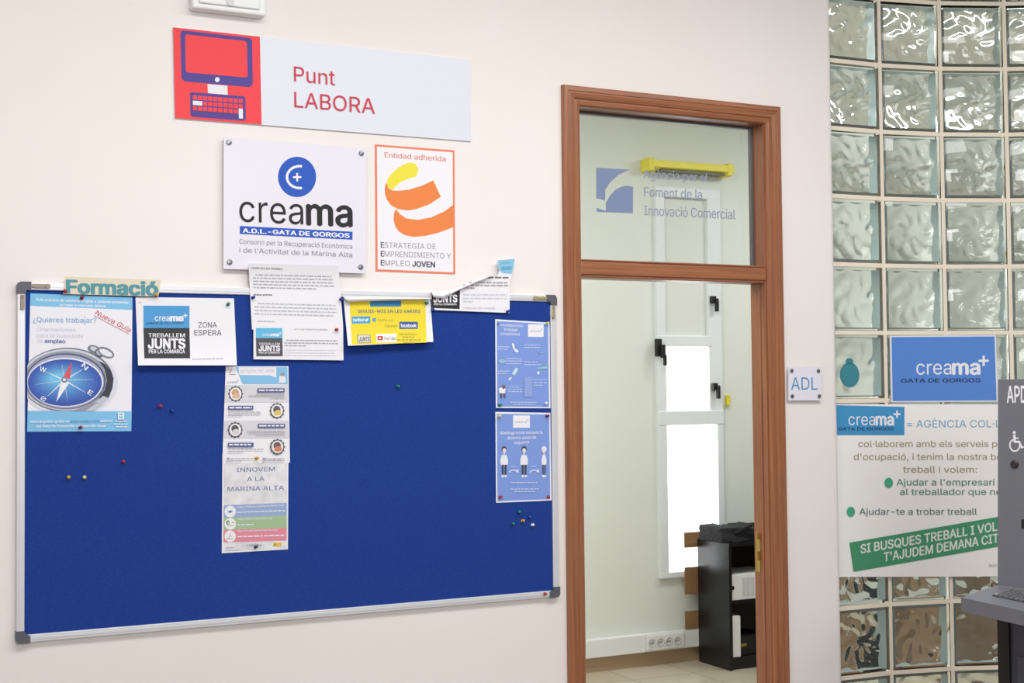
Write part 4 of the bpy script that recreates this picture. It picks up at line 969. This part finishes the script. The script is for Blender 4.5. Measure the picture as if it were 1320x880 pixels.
# ------------------------------------------------------------------ grey information kiosk at the right edge
M_kg = mat('grey_kiosk_metal', (116, 118, 126), .45, .2); M_kd = mat('dark_kiosk_metal', (78, 80, 92), .5, .2); M_kb = mat('kiosk_black', (18, 18, 20), .5)
Pk = Vector((3.256, -1.0224, 1.0099)); ka = R(-75); kt = Vector((math.cos(ka), math.sin(ka), 0)); kn = Vector((kt.y, -kt.x, 0))
def K(a, b_, z): return Pk + kt * a + kn * b_ + Vector((0, 0, z - Pk.z))
KW = 0.56; ZP = 1.652
kb_ = empty('information_kiosk', K(KW / 2, -.2, 0))
bk_ = B(); bk_.prism([K(0, 0, 1.0), K(0, -.03, ZP), K(0, -.14, ZP), K(0, -.14, 1.0)], kt * KW); bk_.build('display_panel', M_kg, kb_)
sh = B(); poly = [(0, -.1), (0, 0), (.052, .305), (.304, .405), (KW - .05, .30), (KW, 0), (KW, -.1)]
sh.prism([K(a, b_, .967) for a, b_ in poly], (0, 0, .041)); sh.build('keyboard_shelf', M_kg, kb_)
cm = B(); cm.prism([K(.05, .02, 0), K(.05, -.14, 0), K(KW - .05, -.14, 0), K(KW - .05, .02, 0)], (0, 0, .966)); cm.build('column', M_kd, kb_)
cm = B(); cm.prism([K(.012, .03, 0), K(.012, -.13, 0), K(.05, -.13, 0), K(.05, .03, 0)], (0, 0, .966)); cm.build('side_post', M_kb, kb_)
cm = B(); cm.prism([K(.075, .0205, .06), K(KW - .075, .0205, .06), K(KW - .075, .0205, .80), K(.075, .0205, .80)], kn * .008); cm.build('access_door', M_kd, kb_)
bs = B(); bs.prism([K(-.01, .06, 0), K(-.01, -.2, 0), K(KW + .01, -.2, 0), K(KW + .01, .06, 0)], (0, 0, .03)); bs.build('base_plate', M_kb, kb_)
kz = 1.0082
kA, kB = onz(1279, 768, kz), onz(1300.5, 759.5, kz); kd = (K(.304, .405, kz) - K(.052, .305, kz)).normalized(); ke = kB - kA
kbm = B(); kbm.prism([kA, kA + kd * .30, kB + kd * .26, kB], (0, 0, .003)); kyb = kbm.build('keyboard', mat('keyboard_plate', (92, 92, 98), .4, .5), kb_)
ky = B()
for j in range(5):
    for i in range(12):
        q = kA + ke * ((j + .12) / 5) + kd * (.006 + i * .0215 + .002 * j) + Vector((0, 0, .003)); q1 = kd * .0165; q2 = ke * .15
        ky.prism([q, q + q1, q + q1 + q2, q + q2], (0, 0, .004))
ky.build('keys', mat('key_metal', (176, 176, 178), .3, .8), kyb)
kup = (Vector((0, 0, 1)) * (ZP - 1.0) - kn * .03).normalized(); knn = kt.cross(kup).normalized()
if knn.dot(kn) < 0: knn = -knn
KM = PlaneMap(K(0, 0, 1.0) + knn * .0004, knn)
ks = PartSheet(KM, kb_).crop(4.633, 1050, 410)
kw = ink(232, 232, 238)
ks.text('panel_lettering', kw, 'APD', 1150, 503, 1268, 503, 98, .02, shear=.0)
# wheelchair sign: head, back, seat, leg, wheel
ks.ell('wheelchair_symbol', kw, 1193, 682, 9, 9); ks.line('wheelchair_symbol', kw, 1193, 695, 1196, 738, 15); ks.line('wheelchair_symbol', kw, 1190, 738, 1226, 738, 13); ks.line('wheelchair_symbol', kw, 1222, 736, 1238, 774, 12); ks.line('wheelchair_symbol', kw, 1234, 774, 1250, 768, 9); ks.line('wheelchair_symbol', kw, 1193, 716, 1220, 716, 8)
ks.arc('wheelchair_symbol', kw, 1196, 758, 34, 40, 9, -10, 250)
ks.done()
p = KM(1308, 598); b = B(); b.lathe([(.013, 0), (.013, .004), (.009, .006), (.004, .006)], p, knn, 18); b.build('panel_lock', mat('lock_dark', (70, 66, 66), .35, .7), kb_)
p0 = KM(1317, 669); p1 = p0 + kt * .10; p2 = p1 - kup * .028; p3 = p0 - kup * .028
b = B(); b.prism([p0, p1, p2, p3], knn * .002); b.build('card_slot', M_kb, kb_)
tag(kb_, 'grey metal information kiosk with a keyboard shelf at the edge of the view', 'kiosk')

# tidy helper properties
for o in bpy.data.objects:
    if '_o' in o: del o['_o']
